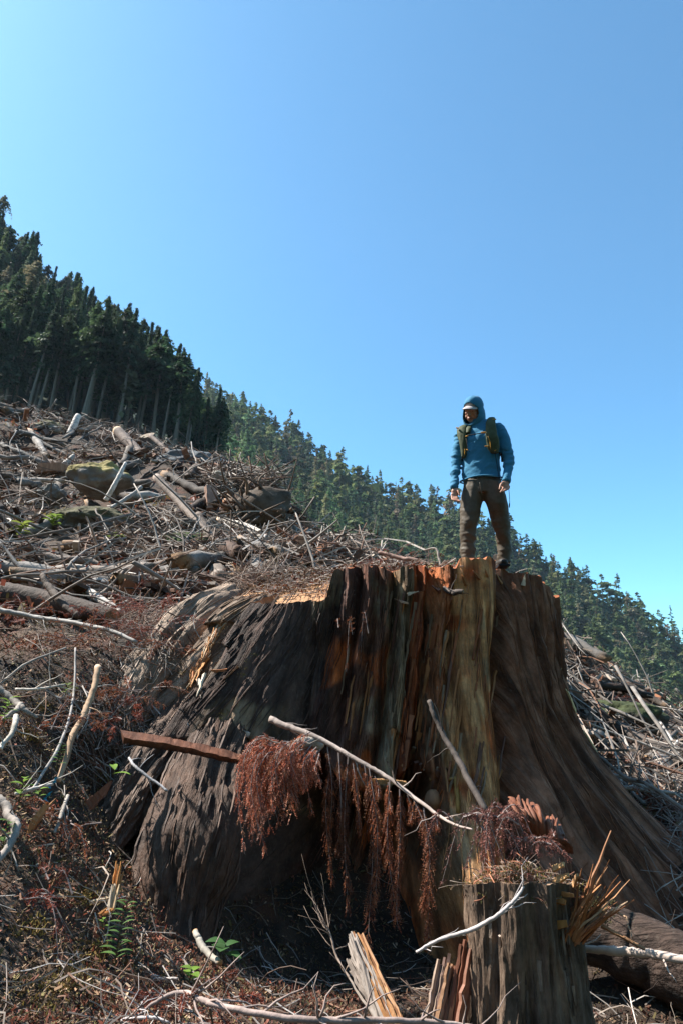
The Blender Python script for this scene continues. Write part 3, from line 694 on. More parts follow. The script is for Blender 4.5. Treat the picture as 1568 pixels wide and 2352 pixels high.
def stick_geo(p, d, L, r0, r, S=5, k=4, bend=0.08, taper=0.45, cols=WGREY, lift=0.5):
    n = len(p); t = np.linspace(0, 1, S); sd = unit(np.cross(d, r.normal(0, 1, (n, 3))))
    pth = p[:, None] + d[:, None] * (L[:, None] * (t - lift * .0 - .5))[..., None] + sd[:, None] * (L[:, None] * bend * r.normal(0, 1, (n, 1)) * np.sin(t * 3.14))[..., None]
    pth = pth + r.normal(0, 1, pth.shape) * (L * .012)[:, None, None]
    V, Fq = tube_batch(pth, r0[:, None] * (1 - (1 - taper) * t), k)
    cc = np.asarray(cols)[r.integers(0, len(cols), n)] * r.uniform(.65, 1.3, (n, 1))
    return V, Fq, np.repeat(cc, S * k, 0)
def chips_geo(p, size, r, cols, asp=(.25, .6), tilt=.5, thick=False):
    n = len(p); d = dirs(n, r, tilt); w = unit(np.cross(d, unit(r.normal(0, .5, (n, 3)) + np.array([0, 0, 1.])))); L = size * r.uniform(.5, 1.4, n); W = L * r.uniform(*asp, n)
    a = p - d * (L * .5)[:, None]; b = p + d * (L * .5)[:, None]; ww = w * (W * .5)[:, None]
    V = np.stack([a - ww * r.uniform(.2, 1, (n, 1)), a + ww, b + ww * r.uniform(.2, 1, (n, 1)), b - ww], 1)
    cc = np.asarray(cols)[r.integers(0, len(cols), n)] * r.uniform(.6, 1.4, (n, 1))
    if not thick: return V.reshape(-1, 3), [np.arange(4 * n).reshape(-1, 4)], np.repeat(cc, 4, 0)
    nn = np.cross(d, w) * (np.minimum(W, L) * .35)[:, None]; V8 = np.concatenate([V - nn[:, None] * .5, V + nn[:, None] * .5], 1)
    f = np.array([[3, 2, 1, 0], [4, 5, 6, 7], [0, 1, 5, 4], [1, 2, 6, 5], [2, 3, 7, 6], [3, 0, 4, 7]])
    return V8.reshape(-1, 3), [(f[None] + (np.arange(n) * 8)[:, None, None]).reshape(-1, 4)], np.repeat(cc, 8, 0)
def jig(p, r, s):
    return p + r.normal(0, 1, p.shape) * np.array([0, 0, s]) + np.array([0, 0, s * .6])

LIT = [(0.17, 0.10, 0.055), (0.10, 0.055, 0.032), (0.24, 0.155, 0.09), (0.07, 0.04, 0.026), (0.13, 0.065, 0.038), (0.30, 0.21, 0.14), (0.14, 0.11, 0.045), (0.17, 0.06, 0.038)]
# fine litter near the camera and over the banks beside the stump
P0 = sample_ground(90000, 2.2, 9.5, -33, 31, dr); S0 = 0.0040 * np.hypot(P0[:, 0], P0[:, 1]) ** .8 + .007
in_shade = (P0[:, 0] > -.3) & (P0[:, 1] < 5.6)  # litter in the hollow gets its shade as a darker colour
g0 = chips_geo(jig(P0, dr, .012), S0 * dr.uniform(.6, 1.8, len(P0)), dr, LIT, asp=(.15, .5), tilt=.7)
g0 = (g0[0], g0[1], g0[2] * np.repeat(np.where(in_shade, .55, 1.15), 4)[:, None])
P1 = sample_ground(16000, 2.3, 8, -33, 4, dr)
g1 = tufts(P1[fbm(P1 * 1.5, 2) > -.1], 6, .024, dr, [(.17, .10, .05), (.12, .07, .035), (.2, .14, .06), (.10, .09, .03)])
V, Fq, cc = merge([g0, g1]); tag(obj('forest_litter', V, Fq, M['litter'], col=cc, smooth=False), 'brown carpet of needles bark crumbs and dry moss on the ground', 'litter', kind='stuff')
# fine twigs
P0 = sample_ground(3000, 2.3, 9.5, -33, 31, dr); n = len(P0); dd = np.hypot(P0[:, 0], P0[:, 1])
g0 = stick_geo(jig(P0, dr, .03), slope_dirs(P0, dr, .3), dr.uniform(.08, .45, n), dr.uniform(.0015, .005, n), dr, 5, 3, .12)
P1 = sample_ground(18500, 8.5, 27, -33, 30, dr); P1 = P1[fbm(P1 * .55 + 2, 3) > -.08]; n = len(P1)
g1 = stick_geo(jig(P1, dr, .16), slope_dirs(P1, dr, .38), dr.uniform(.3, 1.5, n), dr.uniform(.006, .018, n), dr, 4, 3, .12)
P2 = sample_ground(9000, 8.5, 27, -33, 30, dr); P2 = P2[fbm(P2 * .55 + 2, 3) > -.15]; n = len(P2)
g2 = chips_geo(jig(P2, dr, .10), dr.uniform(.06, .38, n), dr, [(.30, .24, .2), (.18, .10, .07), (.11, .065, .045), (.38, .31, .25), (.22, .095, .05), (.07, .045, .033), (.09, .06, .04)], tilt=.6, thick=True)
V, Fq, cc = merge([g0, g1, g2]); tag(obj('twig_tangle', V, Fq, M['litter'], col=cc, smooth=False), 'tangle of broken grey twigs and wood chips strewn over the clearcut slope', 'twigs', kind='stuff')
P2 = sample_ground(22000, 7.5, 27, -33, 30, dr); P2 = P2[fbm(P2 * .5 + 5, 3) > .0]
g2 = chips_geo(jig(P2, dr, .08), dr.uniform(.05, .16, len(P2)), dr, [(.20, .06, .04), (.24, .09, .05), (.13, .05, .035), (.16, .12, .05)], tilt=.8)
V, Fq, cc = merge([g2]); tag(obj('red_needle_litter', V, Fq, M['needle'], col=cc, smooth=False), 'patches of rust red dead foliage between the slash on the slope', 'foliage', kind='stuff')

P3 = sample_ground(5200, 2.4, 8.5, -33, 2, dr); P3 = P3[fbm(P3 * 1.3 + 40, 3) > .17]
g3 = tufts(P3, 7, .035, dr, [(.26, .075, .045), (.2, .06, .038), (.3, .13, .085), (.16, .07, .045)]); V, Fq, cc = merge([g3]); tag(obj('red_needle_litter', V, Fq, M['needle'], col=cc, smooth=False), 'rusty dead needle clumps scattered over the near left bank', 'foliage', kind='stuff')
# countable logs and poles on the slope
def stick_obj(name, p, d, L, r0, label, cat, group, col, k=7, S=7, bend=.04, taper=.6, matl='stick', rough=.08, ends=None):
    t = np.linspace(0, 1, S); sd = unit(np.cross(d, dr.normal(0, 1, 3)))
    pth = d * (L * (t - .5))[:, None] + sd * (L * bend * dr.normal() * np.sin(t * 3.14))[:, None] + dr.normal(0, L * .007, (S, 3))
    V, Fq = tube_batch(pth, r0 * (1 - (1 - taper) * t) * (1 + rough * dr.normal(0, 1, S)), k)
    V[:k] += dr.normal(0, .5 * r0, (k, 1)) * d; V[-k:] += dr.normal(0, .5 * r0, (k, 1)) * d
    cc = np.tile(np.array(col), (len(V), 1)) * (1 + .55 * fbm(V * 5 + dr.uniform(0, 50), 3)[:, None])
    if ends is not None: cc[:k] = ends; cc[-k:] = ends
    o = obj(name, V, Fq, M[matl], col=cc); o.location = p
    return tag(o, label, cat, group)
Pl = sample_ground(130, 8.5, 26, -31, -3, dr); Pl2 = sample_ground(50, 9, 22, 12, 29, dr)
for i, p in enumerate(np.concatenate([Pl, Pl2])):
    d = slope_dirs(p[None], dr, .16)[0]; L = dr.uniform(.5, 2.8); r0 = dr.uniform(.035, .15); c = WGREY[dr.integers(0, 7)]
    side = 'left' if i < len(Pl) else 'right'
    stick_obj('slash_log', p + np.array([0, 0, r0 * .8 + .05]), d, L, r0, 'weathered broken log lying in the slash on the %s clearcut slope' % side, 'log', side + ' slope slash logs', np.array(c) * (.8 if dr.random() < .25 else .45), k=9, S=11, rough=.12, matl='log', taper=.75, ends=(.26, .16, .09) if dr.random() < .3 else None)
Pl = sample_ground(120, 7.5, 25, -31, -2, dr); Pl2 = sample_ground(60, 8, 20, 12, 29, dr)
for i, p in enumerate(np.concatenate([Pl, Pl2])):
    d = slope_dirs(p[None], dr, .45)[0]; L = dr.uniform(.6, 2.4); r0 = dr.uniform(.012, .035); c = WGREY[dr.integers(0, 3)]
    side = 'left' if i < len(Pl) else 'right'
    stick_obj('dead_pole', p + np.array([0, 0, .12 + abs(d[2]) * L * .3]), d, L, r0, 'bleached thin dead pole sticking out of the %s slope slash' % side, 'pole', side + ' slope bleached poles', np.array(c) * (.9 if dr.random() < .4 else .5), k=6, bend=.08, taper=.4)

# ---------- hand-placed branches, poles, logs: picture positions with their own depth, label
def twigs_on(pth, rad, n, r, ln=(.08, .25), up=0.2):
    i = r.integers(1, len(pth) - 1, n); T = unit(np.gradient(pth, axis=0))[i]
    d = unit(T * r.uniform(.2, .9, (n, 1)) + unit(r.normal(0, 1, (n, 3))) * .8 + np.array([0, 0, up]))
    L = r.uniform(*ln, n); t = np.linspace(0, 1, 5)
    P5 = pth[i][:, None] + d[:, None] * (L[:, None] * t)[..., None] + np.array([0, 0, -1.]) * (L[:, None] * .25 * t ** 2)[..., None] * r.normal(0, 1, (n, 1, 1)) + r.normal(0, .01, (n, 5, 3)) * t[None, :, None]
    return tube_batch(P5, np.minimum(rad[i] * .5, .006)[:, None] * (1 - .75 * t), 4)
def branch(name, label, cat, pts, rpx, col, ntw=0, tw=(.08, .25), matl='stick', k=9, end=None, jit=.5, absr=None):
    """pts: (px, py, Y) list; rpx: radii in picture px at those points"""
    W = np.array([P(*q) for q in pts]); n = max(10, 7 * len(pts)); pth = spline(W, n)
    rr = absr if absr is not None else [pxr(a, q[2]) for a, q in zip(rpx, pts)]
    rad = np.interp(np.linspace(0, 1, n), np.linspace(0, 1, len(rr)), rr)
    pth[1:-1] += dr.normal(0, 1, (n - 2, 3)) * np.minimum(jit * rad[1:-1], .012)[:, None] * .2; pth += (fbm(v3(np.linspace(0, .55 * len(pts), n)[:, None] + np.array([0, 31., 67.]), 0, dr.uniform(0, 50)), 2) * np.minimum(1.6 * rad[:, None], .03))
    rad = rad * (1 + .09 * fbm(v3(np.linspace(0, 2.2 * len(pts), n), 0, dr.uniform(0, 90)), 2))
    V, Fq = tube_batch(pth, rad, k); cc = np.array(col) * (1 + .35 * fbm(V * 9 + len(label), 3)[:, None])
    if end is not None: cc[:k] = end; cc[-k:] = end
    org = W[0]
    e = empty(name, org, label, cat)
    part('stem', V, Fq, M[matl], e, col=cc)
    if ntw:
        tV, tF = twigs_on(pth, rad, ntw, dr, tw); part('twigs', tV, tF, M['stick'], e, col=np.tile(np.array(col) * .85, (len(tV), 1)))['kind'] = 'stuff'
    return e, pth, rad
PALE = (.27, .23, .195); GREY = (.36, .32, .29); TANW = (.34, .22, .135); DARK = (.10, .075, .06); BROWN = (.22, .14, .10)
branch('bleached_log', 'white bleached log lying downhill among red foliage left of the big stump', 'log', [(140, 1320, 8.6), (180, 1345, 8.3), (225, 1375, 7.9), (280, 1408, 7.4)], [9, 10, 10, 8], (.44, .39, .35), 5, matl='log', k=12)
branch('dark_log', 'thick charred looking log with black underside at the left edge', 'log', [(-40, 1352, 7.6), (60, 1372, 7.5), (170, 1398, 7.3), (262, 1420, 7.1)], [26, 26, 24, 20], (.075, .055, .045), 6, matl='log', k=14, end=(.3, .16, .08))
branch('dark_snag', 'dark crooked snag leaning over the charred log', 'branch', [(98, 1318, 7.3), (118, 1352, 7.2), (148, 1390, 7.0), (178, 1412, 6.9)], [6, 9, 10, 8], DARK, 3, matl='log')
branch('fallen_pole', 'long grey birch pole lying across the left slope', 'pole', [(-30, 1395, 6.4), (60, 1412, 6.4), (139, 1426, 6.3), (252, 1452, 6.1), (318, 1476, 5.95)], [6, 6, 5.5, 5, 4], (.36, .33, .30), 9)
branch('leaning_stick', 'tan barkless stick leaning upright beside the left roots', 'stick', [(224, 1532, 5.1), (210, 1598, 4.9), (188, 1650, 4.75), (161, 1705, 4.55), (133, 1790, 4.3)], [7, 7, 8, 7, 6], TANW, 3, end=(.55, .4, .28))
branch('thin_sapling', 'thin dark sapling stem bending down the left bank', 'sapling', [(172, 1490, 5.3), (168, 1580, 5.0), (155, 1652, 4.7), (132, 1722, 4.4), (72, 1818, 4.1)], [2, 2.5, 3, 3.5, 3], (.30, .27, .25), 6)
branch('arched_twig', 'pale arched twig at the left edge above the bent white branch', 'twig', [(-10, 1582, 5.0), (35, 1548, 5.1), (73, 1518, 5.2), (154, 1486, 5.5)], [3.5, 3, 3, 2], PALE, 5)
branch('bent_branch', 'bent white forked branch lying at the left edge', 'branch', [(-15, 1572, 4.7), (20, 1598, 4.7), (42, 1618, 4.65), (62, 1634, 4.6), (84, 1648, 4.6)], [7, 7.5, 8, 6, 4], PALE, 3)
branch('forked_stub', 'short white stub forking from the bent branch', 'branch', [(42, 1616, 4.62), (25, 1640, 4.5), (8, 1655, 4.45)], [7, 6, 5], PALE)
branch('knobbly_stub', 'short knobbly grey branch stub poking from moss', 'branch', [(40, 1650, 4.5), (30, 1672, 4.4), (18, 1700, 4.3), (8, 1722, 4.25)], [6, 6, 5, 5], (.45, .40, .34), 2)
branch('curved_branch', 'curved white branch arching down in the lower left corner', 'branch', [(-12, 1835, 3.75), (14, 1850, 3.7), (28, 1880, 3.62), (36, 1912, 3.55), (24, 1945, 3.45), (-4, 1982, 3.35)], [9, 10, 10, 9, 8, 7], (.25, .21, .18), 4)
branch('pale_stick', 'pale thin stick slanting above the brown wood chunk', 'stick', [(155, 1825, 4.1), (140, 1870, 3.9), (128, 1910, 3.75)], [4, 4.5, 3], PALE, 3)
branch('slope_stick', 'pale stick lying level near the blue tape', 'stick', [(36, 1582, 4.7), (90, 1580, 4.7), (152, 1571, 4.8)], [3.5, 3, 2.5], (.48, .42, .36), 4)
branch('ground_stick', 'grey straight stick beside the blue tape', 'stick', [(36, 1822, 3.95), (80, 1812, 4.0), (122, 1800, 4.05)], [4, 4, 3], (.48, .44, .40), 3)
branch('blue_grey_stick', 'thin smooth grey stick jutting out under the plank', 'stick', [(300, 1738, 4.5), (312, 1762, 4.4), (345, 1790, 4.35), (384, 1818, 4.3)], [2.5, 3.2, 3, 2.5], (.36, .34, .34), 3)
branch('birch_stick', 'stubby lichen white stick in the dark hollow', 'stick', [(446, 2136, 4.1), (470, 2172, 4.0), (506, 2218, 3.85)], [6, 7, 6], (.32, .285, .24), 1, end=(.4, .22, .1))
branch('small_dark_twig', 'short grey twig with stub in the hollow floor', 'twig', [(345, 2243, 3.6), (375, 2250, 3.6), (408, 2250, 3.6)], [4, 3.5, 2.5], (.42, .36, .33), 2)
branch('front_branch', 'long pinkish bare branch across the bottom of the picture', 'branch', [(318, 2330, 3.05), (360, 2300, 3.08), (421, 2277, 3.1), (470, 2302, 3.05), (520, 2318, 3.0), (640, 2338, 2.95), (820, 2350, 2.95), (1010, 2352, 3.0), (1150, 2365, 3.05)], [2.5, 4, 5, 6, 6, 6.5, 6, 5, 4], (.32, .24, .21), 26, (.08, .3))
branch('lower_twig', 'grey forked twig in the bottom left foreground', 'twig', [(255, 2352, 2.95), (290, 2342, 2.95), (340, 2338, 2.95), (390, 2350, 2.95)], [3, 4, 3.5, 2.5], (.50, .44, .42), 8)
branch('leaning_dark_stick', 'dark lichen spotted stick leaning against the big stump', 'stick', [(985, 1612, 5.55), (1010, 1668, 5.45), (1037, 1720, 5.35), (1063, 1776, 5.2), (1118, 1868, 4.95)], [5, 6, 6.5, 7, 7], (.075, .06, .052), 3)
branch('long_right_branch', 'long dark bent branch running out right of the stump', 'branch', [(1368, 1735, 6.6), (1405, 1762, 6.4), (1444, 1789, 6.2), (1500, 1812, 6.0), (1580, 1862, 5.7)], [3, 3.5, 4, 4, 4.5], (.15, .12, .10), 8)
branch('lower_right_branch', 'grey branch crossing just under the long dark branch', 'branch', [(1385, 1770, 6.8), (1440, 1792, 6.7), (1500, 1815, 6.6), (1580, 1832, 6.5)], [2.5, 3.2, 3.4, 3.4], (.30, .26, .23), 6)
branch('white_pole', 'straight white pole slanting at the right edge', 'pole', [(1515, 1662, 11.0), (1540, 1700, 10.6), (1575, 1755, 10.2)], [4, 4.2, 4.5], (.42, .37, .33), 2)
branch('crossing_pole', 'thin pale pole crossing the white pole on the right', 'pole', [(1555, 1700, 10.0), (1535, 1735, 9.9), (1518, 1762, 9.8)], [2.5, 3, 3], (.5, .46, .42), 2)
branch('white_root_twig', 'white twisted twig standing on top of the big stump', 'twig', [(974, 1265, 6.6), (1000, 1262, 6.55), (1010, 1285, 6.5), (1016, 1315, 6.4)], [2.0, 2.6, 3, 3], PALE, 2)
branch('rim_stub', 'dark broken branch stub hooked over the stump rim', 'branch', [(1000, 1325, 6.3), (1020, 1350, 5.95), (1042, 1360, 5.85), (1068, 1365, 5.8)], [5, 6, 6.5, 6], (.09, .07, .06), 4, end=(.35, .2, .1))
branch('top_branch', 'knobbly reddish brown branch lying on top of the stump debris', 'branch', [(870, 1270, 7.2), (905, 1278, 7.1), (945, 1285, 7.0), (990, 1300, 6.9)], [3.5, 5, 5, 3], (.24, .15, .12), 8)
branch('stump_side_twig', 'curved pale twig crossing in front of the small broken stump', 'twig', [(955, 2188, 3.3), (1010, 2158, 3.28), (1077, 2136, 3.24), (1131, 2113, 3.2), (1177, 2072, 3.2), (1201, 2036, 3.22)], [3, 3.5, 4.5, 4, 3.5, 2.5], (.46, .40, .38), 10, (.06, .2))
branch('right_white_stick', 'thick bleached stick running off the right edge by the small stump', 'stick', [(1290, 2168, 3.65), (1345, 2180, 3.6), (1411, 2187, 3.5), (1490, 2190, 3.4), (1585, 2204, 3.3)], [6, 7, 9, 9, 8], (.46, .36, .30), 3)
branch('hollow_twig', 'spindly forked twigs rising in the dark hollow', 'twig', [(800, 2250, 3.9), (775, 2200, 4.0), (760, 2150, 4.05), (745, 2120, 4.1)], [2.5, 2.2, 2, 1.2], (.30, .22, .17), 18, (.1, .35))
branch('fallen_log', 'long straight dark trunk slanting down the upper slope', 'log', [(345, 1000, 21.5), (390, 1040, 20.5), (430, 1072, 19.6), (460, 1100, 19)], [6, 6, 6, 6], (.16, .12, .10), 2, matl='log', k=10, absr=[.08, .08, .075, .07])
branch('fallen_log', 'long brown log sticking out over the slope edge', 'log', [(430, 1085, 18.6), (500, 1090, 18.2), (560, 1105, 17.6), (640, 1150, 17.0)], [4] * 4, (.14, .09, .07), 3, matl='log', k=10, absr=[.06, .07, .07, .03])
branch('broken_plank_log', 'split reddish log jutting level past the slope edge', 'log', [(515, 1150, 17.0), (570, 1152, 16.6), (620, 1155, 16.2), (660, 1160, 16.0)], [4] * 4, (.30, .16, .10), 0, matl='log', k=8, absr=[.07, .08, .09, .08], end=(.45, .25, .15))
branch('slanting_log', 'long grey log slanting down the middle of the slope', 'log', [(360, 1095, 14.5), (410, 1150, 13.8), (460, 1205, 13.0), (510, 1262, 12.2)], [6] * 4, (.22, .17, .14), 3, matl='log', k=10, absr=[.09, .09, .085, .07])
branch('second_slanting_log', 'darker log parallel below the long slanting log', 'log', [(455, 1180, 13.4), (490, 1230, 12.7), (520, 1270, 12.2), (560, 1310, 11.6)], [5] * 4, (.10, .075, .06), 2, matl='log', k=10, absr=[.07, .07, .07, .06])
branch('forked_white_pole', 'white forked dead pole standing above the mossy boulder', 'pole', [(243, 1150, 13.5), (262, 1118, 13.5), (278, 1085, 13.6), (290, 1062, 13.7)], [3.5] * 4, (.55, .50, .46), 2, absr=[.05, .05, .045, .03])
branch('grey_pole', 'grey straight pole slanting right of the mossy boulder', 'pole', [(255, 1170, 13.0), (290, 1145, 13.2), (325, 1118, 13.4)], [3] * 3, (.36, .33, .31), 1, absr=[.04, .04, .035])
branch('white_debarked_log', 'fat white barkless log lying at the foot of the root mass', 'log', [(505, 1190, 14.2), (560, 1210, 13.7), (600, 1232, 13.3), (618, 1246, 13.1)], [6] * 4, (.60, .52, .44), 0, matl='log', k=12, absr=[.06, .09, .11, .10], end=(.5, .33, .2))
branch('upper_dark_log', 'dark leaning log at the top left of the slope', 'log', [(10, 985, 21.5), (40, 1020, 20.5), (75, 1050, 19.5), (140, 1072, 18.7)], [6] * 4, (.12, .085, .07), 2, matl='log', k=10, absr=[.12, .13, .12, .1])
branch('upper_white_log', 'white snapped log standing near the top ridge', 'log', [(160, 1000, 21.2), (172, 975, 21.4), (180, 955, 21.6)], [6] * 3, (.55, .50, .46), 1, matl='log', k=10, absr=[.12, .12, .1])
branch('upper_forked_branch', 'white forked branch on the upper left slope', 'branch', [(130, 1090, 17.8), (150, 1065, 18), (168, 1045, 18.2)], [5] * 3, (.42, .37, .33), 3, absr=[.07, .1, .05])
branch('fat_grey_log', 'fat grey log lying on the upper slope', 'log', [(270, 990, 21.0), (300, 1020, 20.4), (330, 1048, 19.8)], [9] * 3, (.20, .15, .125), 1, matl='log', k=12, absr=[.16, .17, .16], end=(.5, .35, .22))

branch('added_dark_log', 'big dark weathered log half hidden behind the small stump at the right edge', 'log', [(1270, 2150, 4.75), (1380, 2150, 4.7), (1480, 2185, 4.6), (1600, 2240, 4.45), (1700, 2280, 4.3)], [40, 58, 66, 70, 66], (.05, .032, .024), 14, (.2, .5), matl='bark_lying', k=40)  # added log, its dark colour stands in for shade on the wood there
# ------------------------------------------------------------------ red cedar fronds
REDN = [(0.36, 0.10, 0.042), (0.27, 0.075, 0.034), (0.42, 0.16, 0.075), (0.20, 0.058, 0.03), (0.42, 0.14, 0.055), (.32, .15, .075)]
def frond(path, wid, nl, r, cols=REDN, m=9, nl_len=.011, hang=.5):
    """one hanging spray: stem path (S,3) -> needle quads"""
    path = np.asarray(path, float); S = len(path); t = np.sort(r.uniform(.06, 1, nl)); sg = np.where(np.arange(nl) % 2 == 0, 1., -1.)
    f = t * (S - 1); i = np.minimum(f.astype(int), S - 2); w_ = (f - i)[:, None]; p = path[i] * (1 - w_) + path[i + 1] * w_
    T = unit(path[i + 1] - path[i]); side = unit(np.cross(T, r.normal(0, .35, (nl, 3)) + np.array([0, 1., 0.1])))
    d = unit(T * r.uniform(.7, 1.2, (nl, 1)) + side * (sg * r.uniform(.5, .95, nl))[:, None] + np.array([0, 0, -hang]) + r.normal(0, .15, (nl, 3)))
    L = wid * (1 - .55 * t ** 3) * (.35 + .65 * sstep(0, .2, t)) * r.uniform(.6, 1.2, nl)
    s = (np.arange(m) + .5) / m; tone = r.uniform(.55, 1.3)
    c = p[:, None] + d[:, None] * (L[:, None] * s)[..., None]; c[..., 2] -= (L[:, None] * .3 * s ** 2)
    n1 = unit(np.cross(d, r.normal(0, 1, (nl, 3))))[:, None]
    out = []
    for q in (-1, 1):
        nd_ = unit(d[:, None] * .75 + q * n1 * .8 + r.normal(0, .25, c.shape)); ln = nl_len * (1.1 - .5 * s)[None, :, None] * r.uniform(.7, 1.5, (nl, m, 1)) * (.6 + wid * 4)
        w = unit(np.cross(nd_, r.normal(0, 1, nd_.shape))) * ln * .17
        Vq = np.stack([c - w, c + w, c + nd_ * ln + w * .4, c + nd_ * ln - w * .4], -2).reshape(-1, 3)
        cl = np.asarray(cols)[r.integers(0, len(cols), nl)][:, None] * r.uniform(.75, 1.3, (nl, m, 1)) * tone
        out.append((Vq, [np.arange(len(Vq)).reshape(-1, 4)], np.repeat(cl.reshape(-1, 3), 4, 0)))
    tV, tF = tube_batch(np.stack([p, p + d * (L * .8)[:, None]], 1), np.tile([.0016, .0006], (nl, 1)), 3)
    out.append((tV, tF, np.array([.16, .08, .06])))
    sV_, sF_ = tube_batch(path, np.linspace(.0042, .001, S), 5); out.append((sV_, sF_, np.array([.34, .27, .25])))
    return merge(out)
fr_ = np.random.default_rng(314)
hb, hpth, hrad = branch('hanging_cedar_branch', 'long pale fallen branch with rust red cedar sprays hanging over the dark hollow', 'branch',
                        [(614, 1648, 4.95), (679, 1677, 4.85), (752, 1708, 4.75), (843, 1757, 4.6), (898, 1790, 4.5), (990, 1860, 4.2), (1040, 1892, 4.0), (1085, 1905, 3.8)], [8, 6.5, 5.5, 5, 4.5, 3.6, 2.6, 1.8], (.33, .26, .225), 10, (.1, .25))
def crop7(x, y, Y): return P(459 + x * .366, 1607 + y * .366, Y)
HANG = [((800, 290), (830, 560), (810, 900), .07), ((870, 330), (885, 700), (860, 960), .08), ((930, 340), (905, 800), (930, 1310), .09), ((960, 400), (985, 600), (1000, 840), .06), ((1030, 410), (1085, 800), (1050, 1560), .11),
        ((1060, 430), (1110, 800), (1100, 1280), .08), ((1095, 480), (1115, 540), (1120, 610), .05), ((1190, 500), (1175, 900), (1240, 1430), .10), ((1250, 560), (1255, 800), (1230, 1330), .08), ((1330, 600), (1430, 900), (1430, 1500), .11),
        ((1300, 600), (1330, 700), (1320, 760), .05), ((1450, 690), (1480, 740), (1490, 810), .06), ((820, 420), (790, 700), (830, 1150), .07), ((1400, 680), (1440, 1000), (1400, 1300), .09), ((1180, 520), (1180, 600), (1200, 700), .05)]
for (a, b, c, w) in HANG:
    Y = 4.75 - (a[0] - 800) / 650 * .5
    pth = spline([crop7(*a, Y), crop7(*b, Y - .05 + fr_.normal(0, .03)), crop7(*c, Y - .06)], 16)
    L = np.linalg.norm(np.diff(pth, axis=0), axis=1).sum()
    V, Fq, cc = frond(pth, w, int(30 + 75 * L), fr_, hang=.7); part('frond', V, Fq, M['needle'], hb, col=cc, smooth=False)
# the thick broken stub and its bright drooping mass of sprays
cb, cp_, cr_ = branch('cedar_stub_branch', 'broken lichen stub carrying a thick drooping mass of bright red cedar', 'branch', [(735, 1715, 4.85), (705, 1708, 4.75), (680, 1712, 4.65), (655, 1722, 4.55)], [13, 12, 10, 6], (.30, .26, .22), 4, matl='log', end=(.5, .25, .12))
for k in range(58):
    u = fr_.random(); a = np.array([640 + 130 * (u - .25), 1722 + 22 * fr_.normal(0, .6)]); Y = 4.62 + fr_.normal(0, .1)
    x_end = 560 + 150 * u ** 1.2 + fr_.normal(0, 16); ln = (1.15 - .75 * u) * fr_.uniform(.45, 1.0)
    pth = spline([P(a[0], a[1], Y + .1), P(.45 * a[0] + .55 * x_end, a[1] - 6 + 26 * u, Y), P(x_end, a[1] + 60 * ln + 20, Y - .08), P(x_end + 16 - 10 * u + fr_.normal(0, 8), a[1] + 235 * ln, Y - .12)], 16)
    V, Fq, cc = frond(pth, fr_.uniform(.05, .13), 40, fr_, cols=[(0.60, 0.18, 0.10), (0.50, 0.14, 0.075), (0.66, 0.33, 0.24), (0.36, 0.10, 0.05), (.52, .24, .13)], hang=.6); part('frond', V, Fq, M['needle'], cb, col=cc, smooth=False)
# red foliage lying about
def red_bough(name, label, px, py, Y, n, L, w, spread=(1, .4, .3), cols=REDN, m=5, down=.2, nl=24):
    c0 = P(px, py, Y); e = empty(name, c0, label, 'bough')
    for k in range(n):
        d = unit(fr_.normal(0, 1, 3) * np.array(spread) + np.array([0, 0, .15])); o = c0 + fr_.normal(0, 1, 3) * L * .35 * np.array([1, .6, .3]); l = L * fr_.uniform(.5, 1.1)
        pth = spline([o, o + d * l * .5, o + d * l + np.array([0, 0, -down * l])], 10)
        V, Fq, cc = frond(pth, w * fr_.uniform(.7, 1.2), nl, fr_, cols, m=m, nl_len=.013, hang=.3); part('frond', V, Fq, M['needle'], e, col=cc, smooth=False)
BR = [(0.34, 0.075, 0.04), (0.27, 0.055, 0.035), (0.40, 0.13, 0.08), (0.18, 0.045, 0.03)]
red_bough('red_bough', 'scarlet dead cedar bough just left of the stump shoulder', 350, 1395, 6.6, 20, .5, .07, cols=BR)
red_bough('red_bough', 'red dead boughs below the fallen grey pole', 300, 1450, 6.2, 16, .45, .07, cols=BR)
red_bough('red_bough', 'dull red bough mat on the left slope under the pole', 170, 1475, 6.0, 16, .5, .06)
red_bough('red_bough', 'red dead bough at the far left edge by the charred log', 30, 1400, 6.7, 9, .4, .06, cols=BR)
red_bough('red_bough', 'small red bough beside the left root groove', 300, 1655, 5.0, 6, .25, .05, cols=BR)
red_bough('red_bough', 'red needle bough on the left bank above the curved branch', 105, 1670, 4.5, 10, .35, .05)
red_bough('red_bough', 'red drooping bough in the lower left by the dark hole', 105, 2060, 3.4, 9, .28, .045, cols=BR, down=.9)
red_bough('red_bough', 'red needles beside the brown wood chunk', 170, 1880, 3.9, 8, .25, .04, down=.6)
red_bough('red_bough', 'red sprays among the bare twigs at the bottom edge', 440, 2300, 3.1, 8, .22, .04, cols=BR)
red_bough('red_bough', 'rusty bough hanging on the bank in the middle of the slope', 545, 1250, 12.3, 9, .45, .16, m=4, down=.9)
red_bough('red_bough', 'orange red bough on the right ridge, upper of two', 1345, 1567, 15.0, 9, .6, .2, cols=BR, m=4)
red_bough('red_bough', 'orange red bough on the right ridge, lower of two', 1328, 1604, 14.0, 9, .6, .2, cols=BR, m=4)
red_bough('red_bough', 'red boughs scattered behind the stump shoulder', 440, 1345, 8.6, 12, .6, .09)
red_bough('red_bough', 'red boughs on the bank at the right edge', 1500, 1850, 7.0, 10, .5, .08)
red_bough('red_bough', 'pinkish red bough draped over the small broken stump', 1130, 1885, 3.45, 22, .2, .045, cols=[(.34, .15, .12), (.28, .11, .09)], down=1.2)
red_bough('red_bough', 'pinkish red spray lying on the small broken stump', 1235, 1935, 3.4, 7, .16, .04, cols=[(.34, .15, .12), (.30, .11, .08)], down=.5)
